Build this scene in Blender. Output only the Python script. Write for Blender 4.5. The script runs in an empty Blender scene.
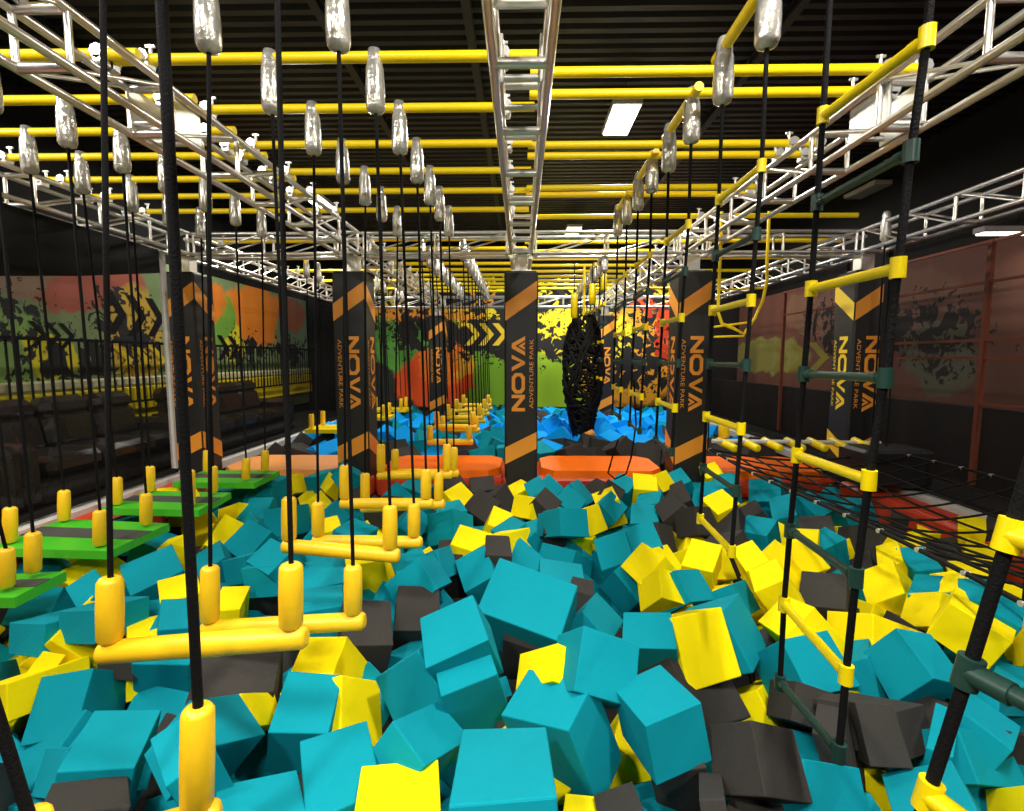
import bpy, math, random
from mathutils import Vector, Matrix
R = math.radians
PI = math.pi
scene = bpy.context.scene
COL = scene.collection

# ------------------------------------------------------------------ camera
F = 505.0; PCX = 512.0; PCY = 405.5
PITCH = math.atan(47.5 / F); YAW = math.atan(9 / F)
EYE = Vector((0, 0, 1.74))
FWD = Vector((-math.sin(YAW) * math.cos(PITCH), math.cos(YAW) * math.cos(PITCH), -math.sin(PITCH)))
RIGHT = Vector((math.cos(YAW), math.sin(YAW), 0))
UP = RIGHT.cross(FWD)
def ray(px, py): return FWD + RIGHT * ((px - PCX) / F) + UP * ((PCY - py) / F)
def at_y(px, py, Y): d = ray(px, py); return EYE + d * (Y / d.y)
def at_z(px, py, z): d = ray(px, py); return EYE + d * ((z - EYE.z) / d.z)
def at_x(px, py, x): d = ray(px, py); return EYE + d * (x / d.x)
def pix(p):
    d = Vector(p) - EYE; z = d.dot(FWD)
    return (PCX + F * d.dot(RIGHT) / z, PCY - F * d.dot(UP) / z)
cd = bpy.data.cameras.new('camera'); cam = bpy.data.objects.new('camera', cd); COL.objects.link(cam)
cam.location = EYE; cam.rotation_euler = (PI / 2 - PITCH, 0, YAW)
cd.lens = F / 1024 * 36; cd.sensor_width = 36; cd.clip_start = .02; cd.clip_end = 200
scene.camera = cam
vs_ = scene.view_settings; scene.display_settings.display_device = 'sRGB'; vs_.view_transform = 'Standard'; vs_.look = 'None'; vs_.gamma = 1; vs_.use_curve_mapping = False; vs_.exposure = 0.15

# ------------------------------------------------------------------ materials
def mat(name, col, rough=.6, metal=0., noise=0., nscale=30., bump=0., bscale=60., spec=.5, coat=0.):
    m = bpy.data.materials.new(name); m.use_nodes = True
    nt = m.node_tree; b = nt.nodes['Principled BSDF']
    b.inputs['Base Color'].default_value = (*col, 1); b.inputs['Roughness'].default_value = rough
    b.inputs['Metallic'].default_value = metal; b.inputs['Specular IOR Level'].default_value = spec
    b.inputs['Coat Weight'].default_value = coat
    tc = nt.nodes.new('ShaderNodeTexCoord')
    if noise:
        n = nt.nodes.new('ShaderNodeTexNoise'); n.inputs['Scale'].default_value = nscale; n.inputs['Detail'].default_value = 5
        nt.links.new(tc.outputs['Object'], n.inputs['Vector'])
        mr = nt.nodes.new('ShaderNodeMapRange'); mr.inputs['To Min'].default_value = 1 - noise; mr.inputs['To Max'].default_value = 1 + noise
        nt.links.new(n.outputs['Fac'], mr.inputs['Value'])
        mx = nt.nodes.new('ShaderNodeVectorMath'); mx.operation = 'SCALE'; mx.inputs[0].default_value = col
        nt.links.new(mr.outputs[0], mx.inputs['Scale']); nt.links.new(mx.outputs[0], b.inputs['Base Color'])
    if bump:
        n = nt.nodes.new('ShaderNodeTexNoise'); n.inputs['Scale'].default_value = bscale; n.inputs['Detail'].default_value = 4
        nt.links.new(tc.outputs['Object'], n.inputs['Vector'])
        bp = nt.nodes.new('ShaderNodeBump'); bp.inputs['Strength'].default_value = bump; bp.inputs['Distance'].default_value = .01
        nt.links.new(n.outputs['Fac'], bp.inputs['Height']); nt.links.new(bp.outputs[0], b.inputs['Normal'])
    return m
M = {}
M['teal'] = mat('teal_foam', (.0, .255, .33), .85, noise=.05, nscale=8, bump=.12, bscale=90, spec=.15)
M['yellow'] = mat('yellow_foam', (.93, .75, .0), .85, noise=.04, nscale=8, bump=.12, bscale=90, spec=.15)
M['black'] = mat('charcoal_foam', (.036, .033, .030), .9, noise=.2, nscale=14, bump=.25, bscale=70, spec=.25)
M['blue'] = mat('bright_blue_foam', (.0, .36, .95), .85, noise=.05, nscale=8, bump=.1, bscale=90, spec=.15)
M['vinyl_y'] = mat('yellow_vinyl', (.95, .58, .01), .42, noise=.06, nscale=12, bump=.25, bscale=18)
M['steel_y'] = mat('yellow_painted_steel', (1.0, .72, .0), .4, noise=.05, nscale=9)
M['plast_y'] = mat('yellow_plastic', (.93, .70, .0), .35, noise=.03)
M['plast_g'] = mat('dark_green_plastic', (.012, .045, .035), .4, noise=.1)
M['alu'] = mat('aluminium_truss', (.80, .77, .72), .30, metal=.82, noise=.06, nscale=14)
M['alu_sheet'] = mat('bright_clamp_metal', (.70, .69, .66), .35, metal=.7, noise=.05)
M['rope'] = mat('black_rope', (.0045, .0045, .005), .8, bump=.5, bscale=120, spec=.15)
M['pad_k'] = mat('black_vinyl_pad', (.011, .011, .012), .5, noise=.1, nscale=6, bump=.1, bscale=12)
M['org'] = mat('orange_vinyl', (1.0, .17, .0), .5, spec=.2, noise=.05, nscale=5, bump=.15, bscale=9)
M['org_pr'] = mat('orange_print', (.90, .34, .03), .5)
M['peach'] = mat('faded_orange_vinyl', (.95, .38, .10), .42, noise=.08, nscale=7, bump=.15, bscale=9)
M['red'] = mat('red_vinyl', (.60, .05, .012), .45, noise=.1, nscale=5, bump=.1, bscale=9)
M['grn'] = mat('green_vinyl', (.06, .50, .02), .42, noise=.05, bump=.1, bscale=12)
M['grey'] = mat('dark_grey_grip', (.05, .055, .05), .7, noise=.1)
M['white'] = mat('white_painted_trim', (.62, .60, .56), .5, noise=.1, nscale=10)
M['dark'] = mat('black_paint', (.007, .007, .007), .7, noise=.1, spec=.2)
M['floor'] = mat('dark_carpet', (.028, .027, .026), .9, noise=.3, nscale=12, bump=.2, bscale=60)
M['ceil'] = mat('black_roof_deck', (.007, .007, .008), .5, noise=.15, nscale=3)
M['leather'] = mat('black_leather', (.028, .022, .020), .20, noise=.15, nscale=8, bump=.45, bscale=14, spec=.8)
M['rust'] = mat('orange_red_steel', (.45, .10, .04), .5, noise=.1)
M['net_rope'] = mat('black_net_cord', (.006, .0055, .005), .75, bump=.4, spec=.2)
M['logo_y'] = mat('yellow_print', (.95, .68, .03), .5)
M['white_y'] = mat('cream_band', (.85, .80, .45), .5, noise=.1)
def sleeve_mat():
    m = mat('crinkled_clear_sleeve', (.60, .58, .53), .24, metal=.6, noise=.35, nscale=16, bump=.9, bscale=22)
    return m
M['sleeve'] = sleeve_mat()
def emis(name, col, s):
    m = bpy.data.materials.new(name); m.use_nodes = True; nt = m.node_tree
    nt.nodes.remove(nt.nodes['Principled BSDF']); e = nt.nodes.new('ShaderNodeEmission')
    e.inputs[0].default_value = (*col, 1); e.inputs[1].default_value = s
    nt.links.new(e.outputs[0], nt.nodes['Material Output'].inputs[0]); return m
M['lamp'] = emis('lit_lamp_lens', (1, .96, .86), 14)
M['lens_off'] = mat('grey_lens', (.30, .30, .28), .4)
def net_mat(name, col, fac):
    m = bpy.data.materials.new(name); m.use_nodes = True; nt = m.node_tree
    nt.nodes.remove(nt.nodes['Principled BSDF'])
    t = nt.nodes.new('ShaderNodeBsdfTransparent'); d = nt.nodes.new('ShaderNodeBsdfDiffuse'); d.inputs[0].default_value = (*col, 1)
    mx = nt.nodes.new('ShaderNodeMixShader')
    tc = nt.nodes.new('ShaderNodeTexCoord'); n = nt.nodes.new('ShaderNodeTexNoise'); n.inputs['Scale'].default_value = 1.6
    mp = nt.nodes.new('ShaderNodeMapping'); mp.inputs['Scale'].default_value = (1, 1.6, .25)
    nt.links.new(tc.outputs['Object'], mp.inputs[0]); nt.links.new(mp.outputs[0], n.inputs['Vector'])
    mr = nt.nodes.new('ShaderNodeMapRange'); mr.inputs['To Min'].default_value = fac - .12; mr.inputs['To Max'].default_value = fac + .12
    nt.links.new(n.outputs['Fac'], mr.inputs['Value']); nt.links.new(mr.outputs[0], mx.inputs[0])
    nt.links.new(t.outputs[0], mx.inputs[1]); nt.links.new(d.outputs[0], mx.inputs[2])
    nt.links.new(mx.outputs[0], nt.nodes['Material Output'].inputs[0]); return m
M['net_l'] = net_mat('fine_black_mesh_left', (.014, .014, .014), .44)
M['net_r'] = net_mat('fine_black_mesh_right', (.018, .015, .014), .56)

def mural_mat(name, axes, base, blobs, splat=(), warp=.5, wscale=1.5, splat_thr=.56, sscale=2.2):
    """blobs: (u, v, ru, rv, colour) soft edged painted patches; splat: (u,v,ru,rv) zones of black splatter."""
    m = bpy.data.materials.new(name); m.use_nodes = True; nt = m.node_tree; N = nt.nodes.new; L = nt.links.new
    b = nt.nodes['Principled BSDF']; b.inputs['Roughness'].default_value = .7
    tc = N('ShaderNodeTexCoord'); sx = N('ShaderNodeSeparateXYZ'); L(tc.outputs['Object'], sx.inputs[0])
    nz = N('ShaderNodeTexNoise'); nz.inputs['Scale'].default_value = wscale; nz.inputs['Detail'].default_value = 6
    L(tc.outputs['Object'], nz.inputs['Vector'])
    sc = N('ShaderNodeSeparateColor'); L(nz.outputs['Color'], sc.inputs[0])
    def math_(op, a, c, clamp=False):
        n = N('ShaderNodeMath'); n.operation = op; n.use_clamp = clamp
        for i, v in enumerate((a, c)):
            if v is None: continue
            if isinstance(v, (int, float)): n.inputs[i].default_value = v
            else: L(v, n.inputs[i])
        return n.outputs[0]
    U0 = math_('ADD', sx.outputs[axes[0]], math_('MULTIPLY', math_('SUBTRACT', sc.outputs[0], .5), warp * 2))
    V0 = math_('ADD', sx.outputs[axes[1]], math_('MULTIPLY', math_('SUBTRACT', sc.outputs[1], .5), warp * 2))
    def dist(u, v, ru, rv, U=None, V=None):
        U = U or U0; V = V or V0
        a = math_('DIVIDE', math_('SUBTRACT', U, u), ru); c = math_('DIVIDE', math_('SUBTRACT', V, v), rv)
        return math_('ADD', math_('MULTIPLY', a, a), math_('MULTIPLY', c, c))
    cur = None
    for (u, v, ru, rv, col) in blobs:
        f = math_('MULTIPLY', math_('SUBTRACT', 1.15, dist(u, v, ru, rv)), 4.0, True)
        mx = N('ShaderNodeMix'); mx.data_type = 'RGBA'; L(f, mx.inputs['Factor'])
        if cur is None: mx.inputs['A'].default_value = (*base, 1)
        else: L(cur, mx.inputs['A'])
        mx.inputs['B'].default_value = (*col, 1); cur = mx.outputs['Result']
    n2 = N('ShaderNodeTexNoise'); n2.inputs['Scale'].default_value = sscale; n2.inputs['Detail'].default_value = 3; n2.inputs['Distortion'].default_value = 1.2
    L(tc.outputs['Object'], n2.inputs['Vector'])
    for (u, v, ru, rv) in splat:
        g = math_('MULTIPLY', math_('SUBTRACT', 1.2, dist(u, v, ru, rv)), .16)
        g = math_('MINIMUM', g, .12)
        f = math_('MULTIPLY', math_('SUBTRACT', math_('ADD', n2.outputs['Fac'], g), splat_thr), 40, True)
        mx = N('ShaderNodeMix'); mx.data_type = 'RGBA'; L(f, mx.inputs['Factor']); L(cur, mx.inputs['A'])
        mx.inputs['B'].default_value = (.01, .01, .01, 1); cur = mx.outputs['Result']
    n3 = N('ShaderNodeTexNoise'); n3.inputs['Scale'].default_value = sscale * 3.2; n3.inputs['Detail'].default_value = 4; n3.inputs['Distortion'].default_value = .8
    L(tc.outputs['Object'], n3.inputs['Vector'])
    for (u, v, ru, rv) in splat:
        g = math_('MINIMUM', math_('MULTIPLY', math_('SUBTRACT', 1.6, dist(u, v, ru, rv)), .08), .055)
        f = math_('MULTIPLY', math_('SUBTRACT', math_('ADD', n3.outputs['Fac'], g), .60), 40, True)
        mx = N('ShaderNodeMix'); mx.data_type = 'RGBA'; L(f, mx.inputs['Factor']); L(cur, mx.inputs['A'])
        mx.inputs['B'].default_value = (.012, .012, .012, 1); cur = mx.outputs['Result']
    L(cur, b.inputs['Base Color']); return m

# ------------------------------------------------------------------ mesh builder
class MB:
    def __init__(s): s.v = []; s.f = []; s.m = []; s.sm = []
    def add(s, vs, fs, mi=0, smooth=False):
        o = len(s.v); s.v += [tuple(v) for v in vs]
        for f in fs: s.f.append([i + o for i in f]); s.m.append(mi); s.sm.append(smooth)
        return s
    def box(s, c, d, rot=None, mi=0, ch=0.):
        hx, hy, hz = d[0] / 2, d[1] / 2, d[2] / 2
        c = Vector(c)
        if ch <= 0:
            vs = [Vector((x, y, z)) for z in (-hz, hz) for y in (-hy, hy) for x in (-hx, hx)]
            fs = [(0, 2, 3, 1), (4, 5, 7, 6), (0, 1, 5, 4), (2, 6, 7, 3), (0, 4, 6, 2), (1, 3, 7, 5)]
        else:   # chamfered
            h = (hx, hy, hz); vs = []; idx = {}
            for sx in (-1, 1):
                for sy in (-1, 1):
                    for sz in (-1, 1):
                        for a in range(3):
                            p = [sx * hx, sy * hy, sz * hz]; q = [p[i] - (ch * (sx, sy, sz)[i] if i != a else 0) for i in range(3)]
                            idx[(sx, sy, sz, a)] = len(vs); vs.append(Vector(q))
            fs = []
            for a in range(3):
                b, c2 = (a + 1) % 3, (a + 2) % 3
                for sg in (-1, 1):
                    def key(sb, sc):
                        k = [0, 0, 0]; k[a] = sg; k[b] = sb; k[c2] = sc; return idx[(*k, a)]
                    q = [key(-1, -1), key(1, -1), key(1, 1), key(-1, 1)]
                    fs.append(q if sg > 0 else q[::-1])
                for sb in (-1, 1):
                    for sc in (-1, 1):
                        def k3(sa, ax):
                            k = [0, 0, 0]; k[a] = sa; k[b] = sb; k[c2] = sc; return idx[(*k, ax)]
                        q = [k3(-1, b), k3(1, b), k3(1, c2), k3(-1, c2)]
                        fs.append(q if sb * sc > 0 else q[::-1])
            for sx in (-1, 1):
                for sy in (-1, 1):
                    for sz in (-1, 1):
                        q = [idx[(sx, sy, sz, a)] for a in range(3)]
                        fs.append(q if sx * sy * sz > 0 else q[::-1])
        vs = [(rot @ v if rot else v) + c for v in vs]
        return s.add(vs, fs, mi)
    def tube(s, pts, r, n=8, mi=0, caps=True, rs=None):
        pts = [Vector(p) for p in pts]; k = len(pts); rings = []
        prev = None
        for i, p in enumerate(pts):
            t = (pts[min(i + 1, k - 1)] - pts[max(i - 1, 0)])
            if t.length < 1e-9: t = Vector((0, 0, 1))
            t.normalize()
            if prev is None:
                a = Vector((0, 0, 1)) if abs(t.z) < .9 else Vector((1, 0, 0)); u = t.cross(a).normalized()
            else: u = (prev - t * prev.dot(t)).normalized()
            prev = u; w = t.cross(u); rr = rs[i] if rs else r
            rings.append([p + (u * math.cos(2 * PI * j / n) + w * math.sin(2 * PI * j / n)) * rr for j in range(n)])
        vs = [v for rg in rings for v in rg]; fs = []
        for i in range(k - 1):
            for j in range(n):
                a = i * n + j; b = i * n + (j + 1) % n; fs.append((a, b, b + n, a + n))
        s.add(vs, fs, mi, True)
        if caps:
            s.add(rings[0], [tuple(range(n))[::-1]], mi); s.add(rings[-1], [tuple(range(n))], mi)
        return s
    def poly(s, pts, mi=0): return s.add(pts, [tuple(range(len(pts)))], mi)
    def prism(s, pts, off, mi=0):
        """polygon pts extruded by vector off"""
        n = len(pts); off = Vector(off); a = [Vector(p) for p in pts]; b = [p + off for p in a]
        fs = [tuple(range(n))[::-1], tuple(range(n, 2 * n))] + [(i, (i + 1) % n, n + (i + 1) % n, n + i) for i in range(n)]
        return s.add(a + b, fs, mi)
    def obj(s, name, mats, parent=None, loc=None):
        me = bpy.data.meshes.new(name); o = bpy.data.objects.new(name, me); COL.objects.link(o)
        org = Vector(loc) if loc is not None else Vector((0, 0, 0))
        me.from_pydata([tuple(Vector(v) - org) for v in s.v], [], s.f)
        if not isinstance(mats, (list, tuple)): mats = [mats]
        for m in mats: me.materials.append(M[m] if isinstance(m, str) else m)
        me.polygons.foreach_set('material_index', s.m); me.polygons.foreach_set('use_smooth', s.sm)
        me.update()
        if parent:
            o.parent = parent
            pl = parent_world(parent)
            o.location = org - pl
        else: o.location = org
        return o
def parent_world(o):
    v = Vector((0, 0, 0))
    while o: v += o.location; o = o.parent
    return v
def tag(o, label=None, cat=None, group=None, kind=None):
    if label: o['label'] = label
    if cat: o['category'] = cat
    if group: o['group'] = group
    if kind: o['kind'] = kind
    return o
def thing(name, label, cat, loc, group=None):
    o = bpy.data.objects.new(name, None); COL.objects.link(o); o.location = Vector(loc); o.empty_display_size = .2
    return tag(o, label, cat, group)
ORD = ['first', 'second', 'third', 'fourth', 'fifth', 'sixth', 'seventh', 'eighth', 'ninth', 'tenth', 'eleventh', 'twelfth', 'thirteenth', 'fourteenth', 'fifteenth', 'sixteenth', 'seventeenth', 'eighteenth']

# ------------------------------------------------------------------ setting
def wall(name, pts, off, m): return tag(MB().prism(pts, off).obj(name, m), kind='structure')
ZC = 5.75
# roof deck with corrugations running across
mb = MB(); y = -7.; prof = []
while y < 19:
    prof += [(y, ZC), (y + .09, ZC), (y + .115, ZC + .06), (y + .175, ZC + .06)]; y += .20
vs = [(x, p[0], p[1]) for x in (-12, 12) for p in prof]; n = len(prof)
mb.add(vs, [(i, i + 1, n + i + 1, n + i) for i in range(n - 1)])
mb.add([(-12, -7, ZC + .2), (12, -7, ZC + .2), (12, 19, ZC + .2), (-12, 19, ZC + .2)], [(0, 1, 2, 3)])
tag(mb.obj('ceiling', 'ceil'), kind='structure')
for i, x in enumerate((-8.6, -5.7, -2.3, -.62, 3.1, 6.0, 9.)):
    b = MB().box((x, 6, ZC - .12), (.1, 25.5, .03)).box((x, 6, ZC - .02), (.1, 25.5, .03)).box((x, 6, ZC - .07), (.02, 25.5, .1))
    tag(b.obj('trim_%d' % (i + 1), 'ceil'), kind='structure')
wall('floor', [(-12, -7, -1.5), (12, -7, -1.5), (12, 18, -1.5), (-12, 18, -1.5)], (0, 0, .1), 'floor')
wall('floor_lobby_left', [(-12, -7, -.2), (-5.45, -7, -.2), (-5.45, 17.4, -.2), (-12, 17.4, -.2)], (0, 0, .12), 'floor')
wall('floor_lobby_right', [(5.45, -7, -.2), (12, -7, -.2), (12, 17.4, -.2), (5.45, 17.4, -.2)], (0, 0, .12), 'floor')

wall('wall_behind_camera', [(-12, -7, -1.5), (12, -7, -1.5), (12, -7, 6), (-12, -7, 6)], (0, -.1, 0), 'dark')

G1 = (.22, .48, .02); DG = (.10, .24, .05); RD = (.95, .10, .01); OR = (.95, .42, .02); YL = (.95, .80, .02); BK = (.015, .015, .015)
# back mural wall, object space = world (u = x, v = z)
M['mural_back'] = mural_mat('graffiti_mural_back', (0, 2), (.02, .02, .02), [
    (-4.1, 2.3, 1.0, 1.2, (.12, .40, .06)), (-2.3, 1.6, 1.3, .5, (.10, .30, .05)),
    (-1.4, .9, .95, 1.6, G1), (1.2, .9, 1.1, 1.3, (.34, .60, .02)),
    (-3.0, .9, 1.35, 1.0, RD), (-2.6, 1.5, .9, .7, (.95, .22, .01)), (-1.95, 1.5, .35, .5, OR),
    (1.3, 2.6, 1.2, .9, YL), (-1.0, 2.9, 1.3, .45, YL), (-3.3, 3.3, 2.0, .35, (.9, .35, .02)), (0, 3.9, 5.5, .6, YL), (-1.2, 3.7, 1.6, .35, OR),
    (3.7, 1.7, 1.7, 1.7, OR), (3.2, 2.4, .9, .7, YL), (5.0, 2.5, .45, .9, (.85, .10, .02)), (4.2, 3.6, .8, .3, RD), (-1.35, 2.5, 1.0, .62, BK), (2.2, 2.2, .5, .6, YL)],
    [(-.6, 2.4, 2.0, .75), (-3.4, 2.7, 1.2, .7), (1.5, 2.1, .9, .5), (2.9, 1.9, .5, .9), (4.3, 2.0, .8, 1.2), (3.6, 1.3, .7, .5), (0, 3.9, 5.4, .6)], warp=.55, wscale=1.6)
w = MB().prism([(-12, 17.6, -1.5), (12, 17.6, -1.5), (12, 17.6, 6), (-12, 17.6, 6)], (0, .12, 0), 0)
tag(w.obj('wall_back', 'dark'), kind='structure')
def chev(mb, o, u, v, du, dv, w, n, sp, mi=0):
    """row of > shaped arrows on a plane: origin o, unit axes u, v"""
    for i in range(n):
        c = o + u * (sp * i)
        p = [c - v * dv, c - v * dv + u * w, c + u * (w + du), c + v * dv + u * w, c + v * dv, c + u * du]
        mb.add(p, [(0, 1, 2, 5), (5, 2, 3, 4)], mi)
mb = MB(); mb.box((0, 17.56, 2.08), (10.6, .05, 4.9))
mu = mb.obj('mural_panel', 'mural_back')
tag(mu, 'bright graffiti mural panel covering the far back wall behind the blue foam', 'mural')
c1 = MB(); X_ = Vector((1, 0, 0)); Z_ = Vector((0, 0, 1))
chev(c1, Vector((-1.95, 17.525, 2.55)), X_, Z_, .32, .38, .22, 3, .48)
c1.obj('chevron_paint', 'logo_y', mu)
c2 = MB()
chev(c2, Vector((-3.9, 17.522, 3.9)), X_, Z_, .3, .3, .16, 4, .42); chev(c2, Vector((.9, 17.522, 3.85)), X_, Z_, .3, .3, .16, 3, .42)
c2.obj('dark_chevron_paint', 'dark', mu)
c3 = MB()   # red jagged lettering strokes right of the panel
for (x0, z0, x1, z1) in ((4.55, 2.9, 5.1, 2.75), (5.1, 2.75, 4.6, 2.2), (4.6, 2.2, 5.15, 2.05), (4.35, 3.5, 4.4, 3.1), (4.75, 3.6, 4.8, 3.15), (4.6, 1.95, 5.1, 1.75)):
    a = Vector((x0, 17.52, z0)); b = Vector((x1, 17.52, z1)); d = (b - a).normalized(); nn = Vector((-d.z, 0, d.x)) * .09
    c3.add([a - nn, b - nn, b + nn, a + nn], [(0, 1, 2, 3)])
c3.obj('red_stroke_paint', 'red', mu)

# lobby murals
M['mural_left'] = mural_mat('graffiti_mural_left', (1, 2), (.24, .34, .14), [
    (8.6, 3.1, 1.3, .55, (.50, .12, .07)), (7.2, 3.2, .9, .5, (.35, .22, .14)), (14.5, 2.9, 1.8, .8, (.95, .28, .02)), (7.4, 1.8, 1.0, .7, (.30, .50, .12)), (7.9, 1.75, .5, .4, YL),
    (9.7, 2.2, .7, .8, (.70, .45, .04)), (13.0, 2.1, .5, .6, YL), (12.2, 2.7, .9, .6, (.20, .45, .05)), (17., 2.4, 1.6, 1.0, (.22, .32, .18)), (12.0, 3.1, .8, .5, (.9, .25, .02)), (16.5, 3.2, .9, .5, (.45, .15, .08)), (6.0, 1.6, .8, .5, YL), (4.6, 2.4, 1.5, .8, (.7, .2, .08))],
    [(7.3, 2.3, .7, .4), (9.4, 2.2, .9, .6), (13.4, 1.9, .9, .5), (16.2, 2.0, 1.2, .4), (8.3, 1.6, 1.0, .3)], warp=.5, wscale=1.3, splat_thr=.60)
M['mural_right'] = mural_mat('graffiti_mural_right', (1, 2), (.26, .10, .065), [
    (15.5, 1.8, 2.3, .5, (.45, .42, .10)), (11., 2.7, 2.2, .9, (.32, .15, .10)), (7.5, 2.0, 1.6, 1.1, (.22, .09, .06)), (9.2, 1.8, .8, .7, (.20, .19, .12)), (13.6, 2.9, 1., .5, (.34, .17, .10))],
    [(9.4, 2.2, 1.0, .6), (12., 2.6, 1.2, .6)], warp=.4, wscale=1.2, splat_thr=.60)
wl = MB().prism([(-7.5, -7, -.2), (-7.5, 17.6, -.2), (-7.5, 17.6, 6), (-7.5, -7, 6)], (-.1, 0, 0)); tag(wl.obj('wall_left', 'dark'), kind='structure')
wr = MB().prism([(7.5, -7, -.2), (7.5, 17.6, -.2), (7.5, 17.6, 6), (7.5, -7, 6)], (.1, 0, 0)); tag(wr.obj('wall_right', 'dark'), kind='structure')
ml = MB().box((-7.46, 9.6, 1.95), (.05, 15.9, 3.5)).obj('mural_panel', 'mural_left'); tag(ml, 'dim green and orange graffiti mural in the lobby behind the left net', 'mural')
mr_ = MB().box((7.46, 9.6, 2.0), (.05, 15.9, 3.2)).obj('mural_panel', 'mural_right'); tag(mr_, 'brown and olive graffiti mural seen through the right net', 'mural')
Y_ = Vector((0, 1, 0))
c = MB(); chev(c, Vector((-7.425, 9.0, 2.55)), Y_, Z_, .3, .38, .2, 3, .5); chev(c, Vector((-7.425, 12.3, 2.0)), Y_, Z_, .3, .3, .2, 2, .45); chev(c, Vector((-7.425, 7.55, 2.1)), Y_, Z_, .2, .2, .1, 3, .25); c.obj('dark_chevron_paint', 'dark', ml)
c = MB(); chev(c, Vector((-7.42, 9.1, 1.7)), Y_, Z_, .3, .25, .18, 3, .45); c.obj('chevron_paint', 'logo_y', ml)
M['olive'] = mat('olive_paint', (.42, .36, .05), .7)
c = MB(); chev(c, Vector((7.425, 15.2, 1.75)), -Y_, Z_, .6, .38, .35, 3, .95); c.obj('chevron_paint', 'olive', mr_)

# pit surround: white ledge, red padded edge, black bottom rail, on both sides
for sd, nm in ((-1, 'left'), (1, 'right')):
    wall('trim_ledge_' + nm, [(sd * 5.05, -3, -.12), (sd * 5.05, 17, -.12), (sd * 5.45, 17, -.12), (sd * 5.45, -3, -.12)], (0, 0, .12), 'white')
    wall('wall_pit_' + nm, [(sd * 5.05, -3, -1.5), (sd * 5.05, 17, -1.5), (sd * 5.4, 17, -1.5), (sd * 5.4, -3, -1.5)], (0, 0, 1.38), 'dark')
wall('wall_pit_back', [(-5.1, 17.0, -1.5), (5.1, 17.0, -1.5), (5.1, 17.5, -1.5), (-5.1, 17.5, -1.5)], (0, 0, 1.55), 'dark')
def edge_pad(x0, x1, y0, y1, z0, z1, label, cols=('red', 'red')):
    t = thing('edge_pad', label, 'safety pad', ((x0 + x1) / 2, (y0 + y1) / 2, z0))
    MB().box(((x0 + x1) / 2, (y0 + y1) / 2, (z0 + z1) / 2), (x1 - x0, y1 - y0, z1 - z0), ch=.04).obj('cushion', cols[0], t)
    return t
edge_pad(-5.03, -4.62, -1., 7.3, -.42, -.04, 'long red padded kerb along the foot of the left net')
edge_pad(4.62, 5.03, -1., 7.3, -.42, -.04, 'long red padded kerb along the foot of the right net')
# central divider: red base beams with orange lids between the pillars
PXS = (-5.16, -2.58, 0, 2.58, 5.16); PYF = 7.62; PW = .5; ROWY = PYF + PW / 2
names4 = ['between the far left and second pillars', 'between the second and centre pillars', 'between the centre and fourth pillars', 'between the fourth and far right pillars']
for i in range(4):
    x0 = PXS[i] + .27; x1 = PXS[i + 1] - .27
    t = thing('divider_pad', ('peach orange' if i == 0 else 'orange') + ' topped padded beam across the pit ' + names4[i], 'safety pad', ((x0 + x1) / 2, 8.4, -.45), 'padded beams between the pillars')
    MB().box(((x0 + x1) / 2, 8.42, -.30), (x1 - x0 + .02, 1.30, .34), ch=.05).obj('base_cushion', 'red', t)
    # lid with chamfered ends
    c = .22; zl = -.045; a = [(x0 + .02, 8.05, zl), (x0 + c, 7.80, zl), (x1 - c, 7.80, zl), (x1 - .02, 8.05, zl), (x1 - .02, 8.85, zl), (x1 - c, 9.08, zl), (x0 + c, 9.08, zl), (x0 + .02, 8.85, zl)]
    lo = [Vector(p) + Vector((0, 0, -.13)) for p in a]
    ctr = Vector(((x0 + x1) / 2, 8.42, zl))
    hi = [Vector(p).lerp(ctr, .045) + Vector((0, .0, .02)) for p in a]
    mb = MB(); k = 8
    mb.add(lo + hi, [tuple(range(k))[::-1], tuple(range(k, 2 * k))] + [(j, (j + 1) % k, k + (j + 1) % k, k + j) for j in range(k)])
    mb.obj('lid_cushion', 'peach' if i == 0 else 'org', t)
for i, x in enumerate((-2.58, 0, 2.58)):
    t = MB().box((x, 7.72, -.24), (.56, .18, .30), ch=.03).obj('pillar_foot_pad', 'red')
    tag(t, 'red foot pad at the base of the ' + ('second', 'centre', 'fourth')[i] + ' pillar', 'safety pad')

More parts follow.
